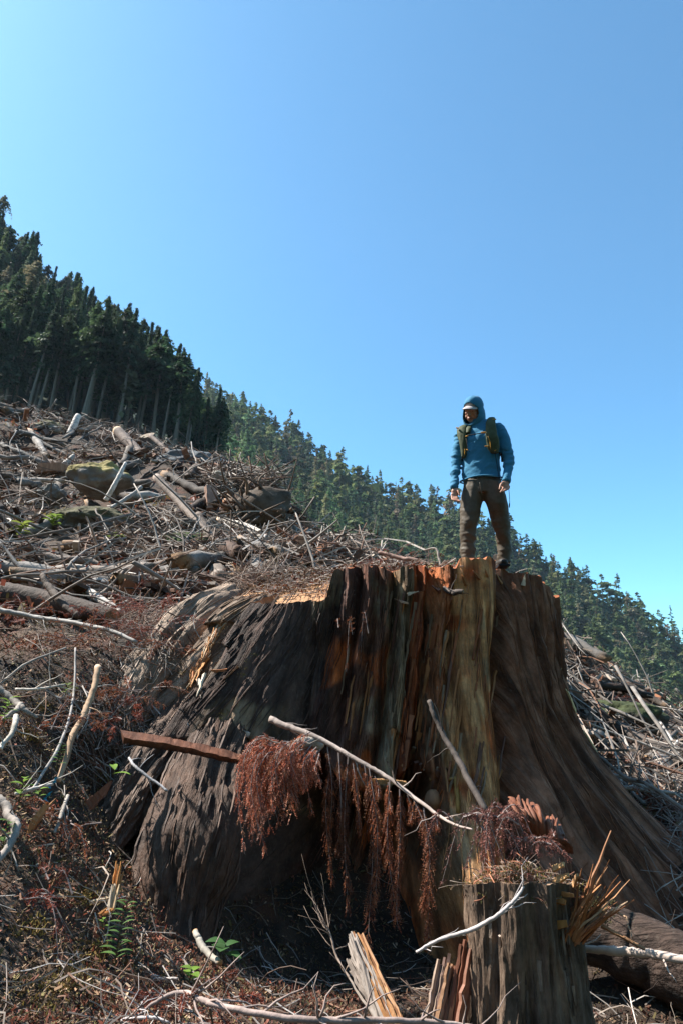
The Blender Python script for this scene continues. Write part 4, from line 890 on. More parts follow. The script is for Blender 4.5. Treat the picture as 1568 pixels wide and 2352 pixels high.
red_bough('red_bough', 'dark red spray hanging on the stump face below the step', 830, 1455, 5.75, 4, .35, .06, spread=(.1, .1, .1), down=2.2)
red_bough('red_bough', 'red foliage scraps along the top of the big stump', 900, 1285, 7.2, 10, .4, .05, cols=BR)

red_bough('red_bough', 'rusty boughs lying across the half buried outer root', 290, 1600, 5.5, 12, .35, .06)
red_bough('red_bough', 'dull red scraps beside the fresh orange split', 385, 1480, 6.05, 8, .3, .05)
n = 700; tt_ = fr_.random(n); px_ = 390 - 230 * tt_ + fr_.normal(0, 28, n); py_ = 1470 + 370 * tt_ + fr_.normal(0, 20, n)
p = np.array([P(a_, b_, 6.25 - 1.15 * c_) for a_, b_, c_ in zip(px_, py_, tt_)]); p[:, 2] = np.maximum(p[:, 2], ground_z(p[:, 0], p[:, 1])) + .01
g0 = stick_geo(p, slope_dirs(p, fr_, .3), fr_.uniform(.08, .5, n), fr_.uniform(.002, .007, n), fr_, 5, 4, .12); g1 = tufts(p, 8, .03, fr_, [(.17, .10, .055), (.11, .065, .04), (.22, .08, .05), (.2, .15, .08)])
V, Fq, cc = merge([g0, g1]); tag(obj('root_litter', V, Fq, M['litter'], col=cc, smooth=False), 'twigs and duff burying the outer left root of the big stump', 'litter', kind='stuff')
# ------------------------------------------------------------------ debris on the stump top
n = 4200; a = fr_.uniform(-180, 180, n); q = np.sqrt(fr_.random(n)) * .93
Rt_, _, _ = stump_R(a, np.full(n, 2.5), False); x = SC[0] + Rt_ * q * np.sin(np.radians(a)); y = SC[1] - Rt_ * q * np.cos(np.radians(a))
keep = ~((x > 1.0) & (y < 6.9) & (fr_.random(n) < .9)) & ~((x < .0) & (x > -.45) & (y < 6.7) & (fr_.random(n) < .75))
x, y = x[keep], y[keep]; mound = .09 * np.clip(fbm(v3(x * 2, y * 2, 0), 2) + .35, 0, 1) * sstep(6.15, 6.9, y) * (1 - sstep(.7, 1.2, x))
p = v3(x, y, top_z(x, y) + mound + .015 + .02 * fr_.random(len(x)))
g0 = stick_geo(p, dirs(len(p), fr_, .3), fr_.uniform(.06, .4, len(p)), fr_.uniform(.0015, .006, len(p)), fr_, 5, 4, .12)
pp = np.repeat(p, 4, 0) + fr_.normal(0, .06, (len(p) * 4, 3)) * np.array([1, 1, .15])
g1 = chips_geo(pp, np.full(len(pp), .03), fr_, LIT + [(.3, .12, .06), (.22, .06, .04)], tilt=.5)
V, Fq, cc = merge([g0, g1]); tag(obj('stump_top_litter', V, Fq, M['litter'], col=cc, smooth=False), 'twigs and reddish needles heaped on the flat top of the big stump', 'litter', kind='stuff')
# brushy twigs spilling over the left shoulder of the stump
n = 900; t = fr_.random(n); px_ = 300 + 330 * t + fr_.normal(0, 25, n); py_ = 1430 - 110 * t + fr_.normal(0, 22, n)
p = np.array([P(a_, b_, 6.9 + .9 * c_ + fr_.normal(0, .25)) for a_, b_, c_ in zip(px_, py_, t)])
zg = ground_z(p[:, 0], p[:, 1]); tz = top_z(p[:, 0], p[:, 1]); ins = np.hypot(p[:, 0] - SC[0], p[:, 1] - SC[1]) < 1.6
p[:, 2] = np.where(ins, np.maximum(zg, tz), zg) + fr_.random(n) * .16
d = unit(np.array([-.55, -.35, -.25]) + fr_.normal(0, .45, (n, 3)))
V, Fq, cc = stick_geo(p, d, fr_.uniform(.25, .8, n), fr_.uniform(.002, .006, n), fr_, 6, 4, .12, cols=[(.30, .24, .2), (.2, .15, .12), (.14, .10, .08), (.24, .14, .1)])
tag(obj('brush_pile', V, Fq, M['stick'], col=cc, smooth=False), 'pile of fine grey brown twigs spilling over the left shoulder of the stump', 'brush', kind='stuff')
# bare brushwood right of the stump
n = 1500; P0 = sample_ground(n, 6.0, 12, 22, 30, fr_); n = len(P0)
V, Fq, cc = stick_geo(jig(P0, fr_, .12), slope_dirs(P0, fr_, .6), fr_.uniform(.3, .9, n), fr_.uniform(.003, .008, n), fr_, 5, 4, .14, cols=[(.32, .27, .235), (.22, .17, .14), (.2, .12, .095)])
tag(obj('brush_pile', V, Fq, M['stick'], col=cc, smooth=False), 'pale bare brushwood on the bank right of the big stump', 'brush', kind='stuff')

# ------------------------------------------------------------------ plank and chunks
def slab(name, label, cat, p0, p1, w, t, col, edge=None, mtl='splinter', up=(0, 0, 1)):
    p0 = np.asarray(p0); p1 = np.asarray(p1); L = np.linalg.norm(p1 - p0); T = unit(p1 - p0); B = unit(np.cross(T, np.asarray(up, float))); N2 = np.cross(B, T); n = 34
    s = np.linspace(0, 1, n); ww = w * (1 + .10 * fbm(v3(s * 6, 0, fr_.uniform(0, 50)), 2)); tt = t * (1 + .14 * fbm(v3(s * 7, 3, fr_.uniform(0, 50)), 2)) * (1 - .25 * s); c = p0 + (p1 - p0) * s[:, None] + N2 * (.02 * L * np.sin(s * 3))[:, None]
    V = np.stack([c + B * (sx * ww * .5)[:, None] + N2 * (sy * tt * .5)[:, None] for sx, sy in ((-1, -1), (1, -1), (1, 1), (-1, 1))], 1).reshape(-1, 3); V += fr_.normal(0, .0012, V.shape); V[:4] += T * fr_.normal(0, .03, (4, 1)); V[-4:] += T * fr_.normal(0, .03, (4, 1))
    V += .004 * vnoise(V * 30)[:, None]
    cc = np.array(col) * (1 + .35 * fbm(V * 14, 3)[:, None])
    if edge is not None: cc.reshape(n, 4, 3)[:, 2:] = np.array(edge) * (1 + .2 * fr_.normal(0, 1, (n, 2, 1)))
    return tag(obj(name, V, [grid_faces(n, 4, True), np.array([[3, 2, 1, 0], [(n - 1) * 4 + i for i in range(4)]])], M[mtl], col=cc, smooth=False, origin=p0), label, cat)
slab('bark_plank', 'long reddish split plank sticking out from the left side of the big stump', 'plank', P(286, 1693, 4.62), P(578, 1752, 4.95), .085, .045, (.042, .019, .012), (.15, .06, .032), up=(.1, -.5, 1))
slab('wood_chunk', 'dark brown block of split wood on the left bank', 'wood chunk', P(205, 1850, 4.0), P(240, 1818, 4.0), .07, .05, (.16, .07, .045))
slab('wood_chunk', 'orange split chunk beside the blue tape', 'wood chunk', P(80, 1890, 3.8), P(112, 1845, 3.8), .05, .03, (.40, .2, .09))
def shard_bunch(label, a, b, n, w, cols, spread):
    e = empty('wood_splinter', P(*a), label, 'splinter')
    for k in range(n):
        o = fr_.normal(0, spread, 2); V, Fq, cc = blade(P(a[0] + o[0], a[1] + o[1] * .4, a[2]), P(b[0] + o[0] * 1.8, b[1] + o[1] + abs(fr_.normal(0, 8)), b[2] + fr_.normal(0, .02)), w * fr_.uniform(.4, 1.3), .008, fr_, segs=7, taper=(1, .3), col=cols[k % len(cols)]); part('shard', V, Fq, M['splinter'], e, col=cc, smooth=False)
OR_ = [(.46, .2, .06), (.36, .15, .05), (.52, .3, .13)]; PL_ = [(.55, .42, .28), (.48, .34, .2), (.6, .5, .38)]
shard_bunch('fresh orange splinters standing upright by the lower root', (262, 2055, 3.75), (274, 1978, 3.8), 9, .02, OR_, 4)
shard_bunch('pale sunlit splinters standing just below the orange ones', (254, 2092, 3.65), (264, 2030, 3.7), 8, .017, PL_, 4)
shard_bunch('flat pale splinters lying left of the upright ones', (205, 2074, 3.65), (258, 2056, 3.7), 6, .014, PL_, 4)
shard_bunch('curled orange bark scrap under the pale splinters', (234, 2102, 3.6), (256, 2086, 3.62), 6, .016, OR_, 3)
slab('wood_chunk', 'orange brown board end lying behind the hanging branch', 'wood chunk', P(860, 1795, 4.85), P(933, 1800, 4.85), .05, .03, (.32, .17, .07))
slab('wood_chunk', 'tapered white chip lying on the mid left slope', 'wood chunk', P(255, 1196, 13.0), P(273, 1232, 12.7), .22, .16, (.60, .52, .46))
slab('wood_chunk', 'orange sawn block on the upper left slope', 'wood chunk', P(95, 1080, 17.6), P(150, 1076, 17.4), .34, .28, (.32, .18, .11))
slab('wood_chunk', 'upright split block of pale red wood on the slope', 'wood chunk', P(487, 1168, 15.2), P(484, 1118, 15.4), .26, .2, (.36, .22, .16))

# ------------------------------------------------------------------ small broken stump in the foreground
def small_stump(name, label, base, r0, h, seed, bark=(.12, .085, .065), top=(.45, .28, .16), flare=1.5, k=48, n=26, tilt=0.1, group=None, furrow=.10, lump=.06):
    r = np.random.default_rng(seed); a = np.arange(k) / k * 2 * math.pi; v_ = np.linspace(0, 1, n)
    A2, V2 = np.meshgrid(a, v_); q = v3(np.cos(A2) * 4, np.sin(A2) * 4, V2 * h * 1.5 / max(r0, .1) * .3 + seed)
    RR = r0 * (1 + (flare - 1) * (1 - V2) ** 2.5 + furrow * (1 - 2 * np.abs(fbm(q, 3))) + .10 * np.sin(A2 * 3 + seed) * (1 - V2) + lump * fbm(q * .4, 2))
    zt_ = h * (1 + tilt * np.cos(A2 + seed) * r0 / h) + .02 * r0 * fbm(q * 3, 2)
    X2 = RR * np.cos(A2); Y2 = RR * np.sin(A2); Z2 = V2 * zt_
    e = empty(name, base, label, 'stump', group)
    Vv = v3(X2, Y2, Z2).reshape(-1, 3); cc = np.array(bark) * (1 + .5 * fbm(v3(np.cos(A2) * 6, np.sin(A2) * 6, Z2 * 2 + seed).reshape(-1, 3), 3)[:, None])
    obj('trunk', Vv, grid_faces(n, k, True), M['bark'], e, col=cc)
    rim_ = Vv.reshape(n, k, 3)[-1]; ct = rim_.mean(0); f = np.linspace(1, .0, 8)[:, None, None]
    Vt = (ct + (rim_ - ct)[None] * f); Vt[1:, :, 2] += .012 * r0 * r.normal(0, 1, (7, k))
    Vt = Vt.reshape(-1, 3); obj('cut_face', Vt, grid_faces(8, k, True), M['cutwood'], e, col=np.array(top) * (1 + .2 * fbm(Vt * 8, 2)[:, None]))
    return e, rim_ + np.array(base)
sb = P(1192, 2035, 3.55); sb[2] = -.35; hh = P(1192, 2035, 3.55)[2] + .35
bs, brim = small_stump('broken_stump', 'small broken stump with moss and orange splinters in the right foreground', sb, .205, hh, 77, bark=(.13, .088, .062), top=(.25, .16, .10), flare=1.5, k=220, n=150, furrow=.30, tilt=.35, lump=.2)
tc = brim.mean(0)
for k in range(170):
    a = fr_.uniform(-2.6, .6) ; z0 = fr_.uniform(-.2, tc[2] - .02); l = fr_.uniform(.04, .16); rb = .205 * (1 + .25 * (1 - (z0 + .35) / hh) ** 2.5) + .022
    p0 = np.array([sb[0] + rb * math.cos(a), sb[1] + rb * math.sin(a), z0]); p1 = p0 + np.array([.01 * math.cos(a), .01 * math.sin(a), -l])
    V, Fq, cc = blade(p0, p1, fr_.uniform(.008, .03), .012, fr_, segs=5, taper=(.8, .5), col=np.array([(.14, .10, .075), (.09, .062, .046), (.2, .15, .115), (.12, .065, .04)][k % 4])); part('bark_flake', V, Fq, M['bark'], bs, col=cc, smooth=False)
q = fr_.normal(0, 1, (420, 3)) * np.array([.10, .10, 0]); hz_ = .09 * np.exp(-(q[:, 0] ** 2 + q[:, 1] ** 2) / .018); mp_ = tc + q + v3(0, 0, hz_)
V, Fq, cc = tufts(mp_[:220], 14, .022, fr_, [(.14, .12, .03), (.16, .09, .05), (.10, .09, .03), (.2, .13, .08)]); part('moss', V, Fq, M['moss'], bs, col=cc, smooth=False)['kind'] = 'stuff'
V, Fq, cc = stick_geo(mp_[:240], dirs(240, fr_, .4), fr_.uniform(.04, .2, 240), fr_.uniform(.001, .0035, 240), fr_, 4, 4, .12, cols=[(.26, .2, .16), (.18, .11, .08), (.3, .12, .07)]); part('twig_litter', V, Fq, M['stick'], bs, col=cc)['kind'] = 'stuff'
def crop8(x, y, Y): return P(861 + x * .4508, 1779.5 + y * .4508, Y)
# orange torn wood on the near right side
for k in range(90):
    x0 = fr_.uniform(745, 905); y0 = 575 + fr_.normal(0, 12); l = fr_.uniform(40, 170); Y = 3.37 - .03 * fr_.random() + (x0 - 745) / 160 * .04
    V, Fq, cc = blade(crop8(x0, y0 + l, Y), crop8(x0 + fr_.normal(0, 10), y0, Y - .02), fr_.uniform(.006, .024), .009, fr_, segs=7, taper=(.9, .35), col=[(.36, .145, .045), (.28, .10, .032), (.42, .21, .08), (.2, .08, .035)][k % 4]); part('splinter', V, Fq, M['splinter'], bs, col=cc, smooth=False)
for k in range(34):
    a = (985 + fr_.normal(0, 18), 850 + fr_.normal(0, 25)); g = fr_.uniform(-.15, 1.15); l = fr_.uniform(120, 430)
    V, Fq, cc = blade(crop8(*a, 3.43 + fr_.normal(0, .03)), crop8(a[0] + l * math.sin(.35 + g * .55), a[1] - l * math.cos(.35 + g * .55), 3.36 + fr_.normal(0, .05)), fr_.uniform(.006, .034), .008, fr_, segs=8, taper=(1, .1), col=[(.34, .13, .05), (.24, .085, .035), (.42, .21, .10)][k % 3]); part('splinter', V, Fq, M['splinter'], bs, col=cc, smooth=False)
SPK = [((990, 850), (1200, 285), .045, (.36, .17, .09)), ((1000, 840), (1110, 455), .03, (.30, .12, .05)), ((985, 830), (1050, 480), .035, (.33, .13, .05)), ((1000, 850), (1090, 640), .03, (.28, .11, .04)), ((960, 860), (1210, 632), .03, (.5, .32, .18)),
       ((1040, 800), (1285, 645), .028, (.5, .34, .22)), ((990, 870), (1180, 690), .04, (.3, .13, .06)), ((1150, 770), (1375, 890), .022, (.35, .18, .09)), ((1190, 680), (1275, 725), .012, (.4, .25, .15)), ((1275, 725), (1308, 830), .008, (.4, .25, .15)),
       ((820, 775), (975, 758), .055, (.46, .2, .055)), ((870, 630), (968, 650), .04, (.40, .17, .05)), ((900, 600), (1010, 615), .03, (.45, .2, .07)), ((915, 545), (985, 510), .04, (.5, .28, .12)), ((905, 480), (960, 455), .035, (.5, .3, .14)),
       ((640, 920), (632, 820), .022, (.6, .45, .35)), ((1000, 700), (1150, 560), .035, (.35, .15, .06)), ((1010, 560), (1030, 510), .03, (.5, .28, .14))]
for (a, b, w, cl) in SPK:
    V, Fq, cc = blade(crop8(*a, 3.42), crop8(*b, 3.34), w * .8, .011, fr_, segs=8, taper=(1, .12 if b[1] < a[1] - 100 else .6), col=cl, ragged=.25); part('splinter', V, Fq, M['splinter'], bs, col=cc, smooth=False)
# split slabs leaning left of it
for (a, b, w, cl, lb) in [((300, 1265), (352, 925), .022, [(.22, .13, .10), (.28, .2, .15)], 'grey brown split slab standing left of the small stump, outer one'), ((385, 1270), (450, 850), .028, [(.24, .11, .07), (.18, .07, .04)], 'reddish split slab leaning on the small stump, wider one'), ((340, 1270), (400, 960), .018, [(.28, .15, .08), (.2, .09, .05)], 'narrow orange brown slab between the two split slabs')]:
    p_ = crop8(*a, 3.5); e_ = empty('split_slab', p_, lb, 'slab')
    for k in range(9):
        o = fr_.normal(0, w * 1.0, 3); V, Fq, cc = blade(p_ + o, crop8(b[0] + fr_.normal(0, 6), b[1] + abs(fr_.normal(0, 40)), 3.56) + o * .8, w, .014, fr_, segs=10, ragged=.2, taper=(1, .6), col=cl[k % 2]); part('shard', V, Fq, M['splinter'], e_, col=cc, smooth=False)
le = empty('split_log', P(850, 2230, 3.5), 'splintered brown log with one pale face at the bottom of the hollow', 'log')
for k in range(70):
    a0 = fr_.normal(0, 12); V, Fq, cc = blade(P(905 + a0 + fr_.normal(0, 4), 2380, 3.08 + fr_.normal(0, .02)), P(812 + a0 * .6, 2140 + abs(fr_.normal(0, 45)), 3.75 + fr_.normal(0, .03)), fr_.uniform(.008, .024), .012, fr_, segs=10, taper=(1, .4), col=[(.24, .11, .04), (.17, .075, .033), (.28, .14, .06), (.19, .155, .13)][k % 4 if a0 > -6 else 3]); part('shard', V, Fq, M['splinter'], le, col=cc, smooth=False)
# curled red-brown burl behind
bc = crop8(800, 250, 4.0)
be = empty('burl_wood', bc, 'curled red brown chunk of torn root wood behind the small stump', 'wood')
for k in range(34):
    t0 = k / 33; a = crop8(690 + 250 * t0 + fr_.normal(0, 10), 120 + 150 * t0 ** 1.3 + fr_.normal(0, 14), 4.05 + fr_.normal(0, .05)); m_ = crop8(740 + 230 * t0, 210 + 120 * t0, 3.9); b = crop8(800 + 215 * t0, 300 + 90 * t0, 4.0)
    pth = spline([a, m_, b], 10); V, Fq = tube_batch(pth, pxr(fr_.uniform(7, 15), 4.0) * np.sin(np.linspace(.5, 2.8, 10)), 10, squash=(1, .45)); V += .03 * v3(fbm(V * 9, 3), fbm(V * 9 + 9, 3), fbm(V * 9 + 20, 3))
    part('root_strand', V, Fq, M['splinter'], be, col=np.array([.16, .058, .03]) * (1 + .6 * fbm(V * 12, 3)[:, None]))
# dry moss beard right of the stump
V, Fq, cc = tufts([crop8(1060 + 120 * fr_.random(), 640 + 100 * fr_.random(), 3.45) for _ in range(40)], 16, .025, fr_, [(.15, .13, .06), (.1, .09, .04)]); part('moss', V, Fq, M['moss'], bs, col=cc, smooth=False)['kind'] = 'stuff'

# ------------------------------------------------------------------ stumps, rocks on the slope
def slope_stump(px, py, Y, wpx, hpx, label, seed, bark=(.13, .09, .07), top=(.5, .36, .24), flare=1.35, tilt=.3):
    p = P(px, py, Y); g = ground_z(p[:1], p[1:2])[0]; b = p.copy(); b[2] = min(g, p[2] - pxr(hpx, Y)) - .15
    small_stump('cut_stump', label, b, pxr(wpx / 2, Y), p[2] - b[2], seed, bark, top, flare, 24, 14, tilt)
slope_stump(762, 1247, 14.5, 46, 45, 'dark cut stump with pale top standing left of the far forest edge', 1)
slope_stump(703, 1262, 13.5, 38, 35, 'low cut stump beside the taller dark one behind the big stump', 2)
slope_stump(512, 1300, 10.5, 62, 30, 'broad low stump with orange torn side behind the left shoulder', 3, top=(.5, .25, .12), tilt=.6)
slope_stump(562, 1136, 16.5, 44, 40, 'cut stump with light top near the slope edge', 4)
slope_stump(338, 1000, 22, 34, 50, 'tall dark snag stump on the upper ridge', 5, top=(.2, .15, .1), tilt=.8)
slope_stump(236, 1015, 21, 38, 46, 'brown rotten stump below the ridge boulder', 6, top=(.35, .16, .08), tilt=.6)
slope_stump(72, 1150, 15.5, 22, 60, 'narrow broken snag on the left slope', 7, tilt=1.2)
slope_stump(432, 1165, 14.2, 20, 55, 'slim dark stump with flared foot in the middle of the slope', 8, flare=2.4, tilt=.8)
slope_stump(690, 1218, 16, 34, 30, 'reddish sawn stump on the slope edge', 9, top=(.42, .25, .15))
slope_stump(1300, 1466, 16.2, 20, 36, 'pale sawn stump at the top of the right ridge', 10, bark=(.32, .22, .15), flare=1.6)
slope_stump(1283, 1450, 16.6, 13, 24, 'thin pale stump next to the stump on the right ridge', 11, bark=(.36, .3, .25))
slope_stump(1402, 1556, 17.5, 20, 24, 'small sawn stump on the right ridge line', 12, bark=(.34, .26, .2), flare=1.6)
slope_stump(1432, 1596, 15.5, 26, 50, 'grey weathered root stump in the middle of the right ridge', 13, bark=(.34, .29, .26), flare=1.9, tilt=1)
slope_stump(1363, 1612, 13.5, 20, 34, 'white topped stump below the red boughs on the right', 14, bark=(.4, .36, .32))
slope_stump(1334, 1640, 12.5, 26, 26, 'reddish low stump on the right bank', 15, bark=(.2, .12, .09))
def boulder(name, label, px, py, Y, rpx, seed, sq=(1, .8, .7), mossy=None, col=(.22, .20, .18)):
    c = P(px, py, Y); R0 = pxr(rpx, Y); V, Fq = ico((0, 0, 0), 1.0, 5)
    V = V * (1 + .45 * fbm(V * 1.3 + seed * 7.1, 2) + .22 * fbm(V * 3.3 + seed, 4) - .12 * np.abs(fbm(V * 5 + seed, 2)))[:, None]
    V = np.sign(V) * np.abs(V) ** .92 * R0 * np.array(sq); cc = np.array(col) * (1 + .3 * fbm(V * 3, 3)[:, None])
    if mossy is not None:
        N_ = unit(V / np.array(sq) ** 2); w = (sstep(.05, .3, N_[:, 2] * .8 + .6 * fbm(V / R0 * 2.5 + 4, 3)))[:, None]; cc = cc * (1 - w) + np.array(mossy) * (1 + .4 * fbm(V * 9, 2)[:, None]) * w
    o = obj(name, V, Fq, M['rock'], col=cc); o.location = c
    tag(o, label, 'rock')
boulder('boulder', 'big boulder with yellow moss in the middle of the left slope', 235, 1105, 14.6, 62, 1, (1.1, .9, .7), (.26, .21, .08))
boulder('boulder', 'grey boulder sitting just under the upper left ridge', 112, 990, 21.5, 40, 2, (1, .8, .75), (.16, .14, .08), (.24, .22, .19))
boulder('boulder', 'dark flat rock outcrop below the mossy boulder', 215, 1205, 12.8, 75, 3, (1.3, .8, .5), (.10, .09, .05), (.13, .12, .11))
boulder('boulder', 'blue grey rock slab under the ridge by the forest', 440, 1068, 20, 62, 4, (1.4, .6, .55), None, (.13, .14, .15))
boulder('boulder', 'dark green mossy earth bank behind the broad low stump', 420, 1265, 12.2, 80, 5, (1.2, .8, .6), (.055, .075, .025), (.07, .06, .045))
boulder('boulder', 'pale angular rock beside the pile of roots', 508, 1098, 18, 22, 6, (1, .8, .8), None, (.34, .32, .28))
boulder('boulder', 'grey mossy bank rock under the white barkless log', 570, 1270, 12.6, 60, 7, (1.1, .8, .7), (.12, .11, .05), (.16, .15, .13))
boulder('boulder', 'small grey rock on the left slope', 118, 1135, 15, 32, 8, (1, .8, .7), None, (.16, .16, .15))
boulder('boulder', 'dark shaded bank rock on the right ridge', 1440, 1650, 12.5, 70, 9, (1.1, .8, .6), (.05, .06, .025), (.06, .05, .04))
boulder('boulder', 'pale rock below the red boughs on the right', 1322, 1618, 13.2, 22, 10, (1, .8, .7), None, (.34, .33, .31))
# upturned root mass on the slope edge
rp = P(600, 1180, 15.2); re_ = empty('root_mass', rp, 'upturned tangle of dark roots on the right edge of the left slope', 'roots')
V, Fq = ico((0, 0, 0), (.75, .5, .6), 4); V = V * (1 + .4 * fbm(V * 2.2, 3))[:, None]; obj('root_ball', V, Fq, M['log'], re_, col=np.array([.085, .06, .042]) * (1 + .4 * fbm(V * 5, 2)[:, None]))
for k in range(60):
    o = unit(fr_.normal(0, 1, 3)) * np.array([.7, .5, .55]); d = unit(o + fr_.normal(0, .5, 3)); L = fr_.uniform(.25, .8)
    V, Fq = tube_batch(spline([o, o + d * L * .5 + fr_.normal(0, .1, 3), o + d * L + fr_.normal(0, .2, 3)], 8), np.linspace(.045, .01, 8), 6)
    obj('root', V, Fq, M['log'], re_, col=np.tile(np.array([.12, .08, .055]) * fr_.uniform(.6, 1.8), (len(V), 1)))
# a heap of sticks against the forest
P0 = np.array([P(fr_.uniform(480, 640), fr_.uniform(1065, 1130), fr_.uniform(17.5, 19)) for _ in range(300)]); P0[:, 2] -= .1
V, Fq, cc = stick_geo(P0, unit(fr_.normal(0, 1, (300, 3)) * np.array([1, .5, .35]) + np.array([.3, 0, -.25])), fr_.uniform(.5, 1.6, 300), fr_.uniform(.008, .025, 300), fr_, 5, 4, .1)
tag(obj('brush_pile', V, Fq, M['stick'], col=cc), 'heap of pale dead sticks on the slope crest against the forest', 'brush', kind='stuff')

# ------------------------------------------------------------------ living plants and tape
def leaf_mesh(p, d, L, w, up=(0, 0, 1), fold=.25):
    d = unit(np.asarray(d, float)); s = unit(np.cross(d, up)); u = np.cross(s, d); t = np.linspace(0, 1, 6); ww = w * np.sin(np.clip(t, .02, .985) * math.pi) ** .8
    c = p + d * (L * t)[:, None] - np.array([0, 0, 1]) * (.3 * L * t ** 2)[:, None]
    V = np.stack([c - s * ww[:, None] + u * (ww * fold)[:, None], c, c + s * ww[:, None] + u * (ww * fold)[:, None]], 1).reshape(-1, 3)
    return V, [grid_faces(6, 3)]
def sprout(name, label, px, py, Y, n, L, h, col, w=.3, fern=False):
    b = P(px, py, Y); e = empty(name, b, label, 'plant'); t = np.linspace(0, 1, 6); pth = b + v3(.12 * h * t ** 2, 0 * t, h * t)
    V, Fq = tube_batch(pth, np.linspace(.003, .0015, 6), 5); part('stem', V, Fq, M['leaf'], e, col=np.tile([.12, .12, .05], (len(V), 1)))
    for k in range(n):
        q = .25 + .75 * k / max(1, n - 1); a = k * (3.14159 if fern else 2.4) + fr_.normal(0, .25); d = np.array([math.cos(a), math.sin(a) * (.35 if fern else 1), .25 + .4 * fr_.random()])
        l = L * (1.15 - .6 * q if fern else 1) * fr_.uniform(.75, 1.15); V, Fq = leaf_mesh(b + np.array([.12 * h * q * q, 0, h * q]), d, l, l * w)
        part('leaf', V, Fq, M['leaf'], e, col=np.tile(np.array(col) * fr_.uniform(.75, 1.25), (len(V), 1)))
LG = (.16, .26, .04); MG = (.09, .17, .04); DG = (.05, .11, .035)
sprout('green_fern', 'small green fern growing beside the lower left root', 262, 2245, 3.4, 22, .09, .30, MG, .16, True)
sprout('leafy_sprout', 'bright leafy sprout in the dark hollow at the bottom', 436, 2256, 3.45, 5, .07, .05, LG, .28)
sprout('leafy_sprout', 'dark broad leaves deep in the hollow', 515, 2200, 3.9, 5, .10, .06, DG, .35)
sprout('leafy_sprout', 'bright green sprout at the left edge of the bank', 8, 1668, 4.3, 9, .07, .16, LG, .25)
sprout('leafy_sprout', 'lime sprout on the left bank above the curved branch', 45, 1845, 3.8, 7, .07, .12, LG, .3)
sprout('leafy_sprout', 'pair of lime leaves next to the blue tape', 88, 1836, 3.85, 4, .06, .05, LG, .3)
sprout('leafy_sprout', 'single bright green blade above the mossy bank', 262, 1780, 4.35, 2, .13, .03, LG, .18)
sprout('leafy_sprout', 'green leaves at the very left edge low down', 5, 1960, 3.5, 8, .06, .14, MG, .25)
sprout('leafy_sprout', 'tiny yellow green seedling by the orange splinter', 236, 2135, 3.55, 3, .04, .05, LG, .25)
sprout('leafy_sprout', 'grassy green tuft on the left bank', 150, 1600, 4.9, 8, .10, .08, (.15, .2, .05), .12)
sprout('green_fern', 'small green fern on the bank near the leaning stick', 130, 1770, 4.2, 12, .06, .14, MG, .2, True)
sprout('leafy_sprout', 'yellow green shrublet at the left edge of the mid slope', 45, 1235, 11.5, 14, .22, .25, (.2, .24, .05), .25)
sprout('leafy_sprout', 'yellow green shrublet below the rock outcrop', 120, 1215, 12, 14, .2, .25, (.17, .24, .05), .25)
sprout('leafy_sprout', 'low green shrublet in the middle of the slope', 265, 1250, 11.5, 12, .2, .15, (.16, .22, .05), .25)
sprout('leafy_sprout', 'pale green shrublet on the right bank', 1385, 1700, 10.5, 14, .22, .18, (.17, .19, .06), .2)
# ground moss cushions
mc = []
for (x, y, s) in [(95, 1625, 14), (60, 1690, 14), (225, 1790, 16), (250, 1830, 14), (150, 2250, 30), (80, 2290, 30), (210, 2190, 20), (310, 1990, 14), (345, 1960, 12), (330, 2010, 12), (60, 2130, 20), (190, 2060, 14)]:
    for _ in range(26): mc.append(on_ground(x + fr_.normal(0, s), y + fr_.normal(0, s * .6)))
V, Fq, cc = tufts(mc, 22, .03, fr_, [(.20, .15, .04), (.15, .12, .03), (.24, .15, .05), (.13, .08, .03)]); tag(obj('moss_cushions', V, Fq, M['moss'], col=cc, smooth=False), 'golden brown moss cushions on the left bank', 'moss', kind='stuff')
# blue flagging tape
for (lb, pts) in [('strip of bright blue flagging tape tied to a stick, upper piece', [(130, 1785), (126, 1795), (118, 1802), (114, 1810)]), ('crumpled blue flagging tape on the ground, lower piece', [(118, 1818), (112, 1826), (104, 1832), (108, 1840)])]:
    c = spline([P(x, y, 4.02 + .02 * i) for i, (x, y) in enumerate(pts)], 12); s = np.stack([np.cos(np.arange(12) * .9) * .010, np.sin(np.arange(12) * .9) * .012, .004 * np.ones(12)], -1)
    V = np.concatenate([c - s, c + s]); Fq = np.array([[i, i + 1, 13 + i, 12 + i] for i in range(11)]); tag(obj('flagging_tape', V, [Fq], M['litter'], col=np.tile([.02, .30, .55], (24, 1)), origin=c[0]), lb, 'tape')
# ------------------------------------------------------------------ the hiker
YP = 6.42
FOOT = np.array([1.30, YP, 2.655])
def Q(cx, cy, dy=0.0):
    return P((1700 + cx / 2.768) * .57415, (1500 + cy / 2.768) * .57415, YP + dy)
man = empty('person', FOOT, 'hiker in blue hooded shirt and brown trousers looking down from the big stump', 'person')
M['shirt'] = mat('blue_knit', base=(.035, .18, .31), attr=False, n_scale=220, n_amt=.18, bump=.25, bump_scale=300, bump_dist=.002, rough=.8, sheen=.1, spec=.2)
M['trouser'] = mat('brown_nylon', base=(.085, .066, .046), attr=False, n_scale=30, n_amt=.2, bump=.2, bump_scale=120, bump_dist=.002, rough=.65, spec=.3)
M['skin'] = mat('skin', n_scale=40, n_amt=.12, bump=.1, bump_scale=150, bump_dist=.001, rough=.5, spec=.35)
M['cap'] = mat('grey_cap', base=(.42, .37, .36), attr=False, n_scale=60, n_amt=.2, bump=.2, bump_scale=200, bump_dist=.002, rough=.9)
M['vest'] = mat('olive_nylon', base=(.060, .072, .036), attr=False, n_scale=25, n_amt=.25, bump=.3, bump_scale=60, bump_dist=.004, rough=.7)
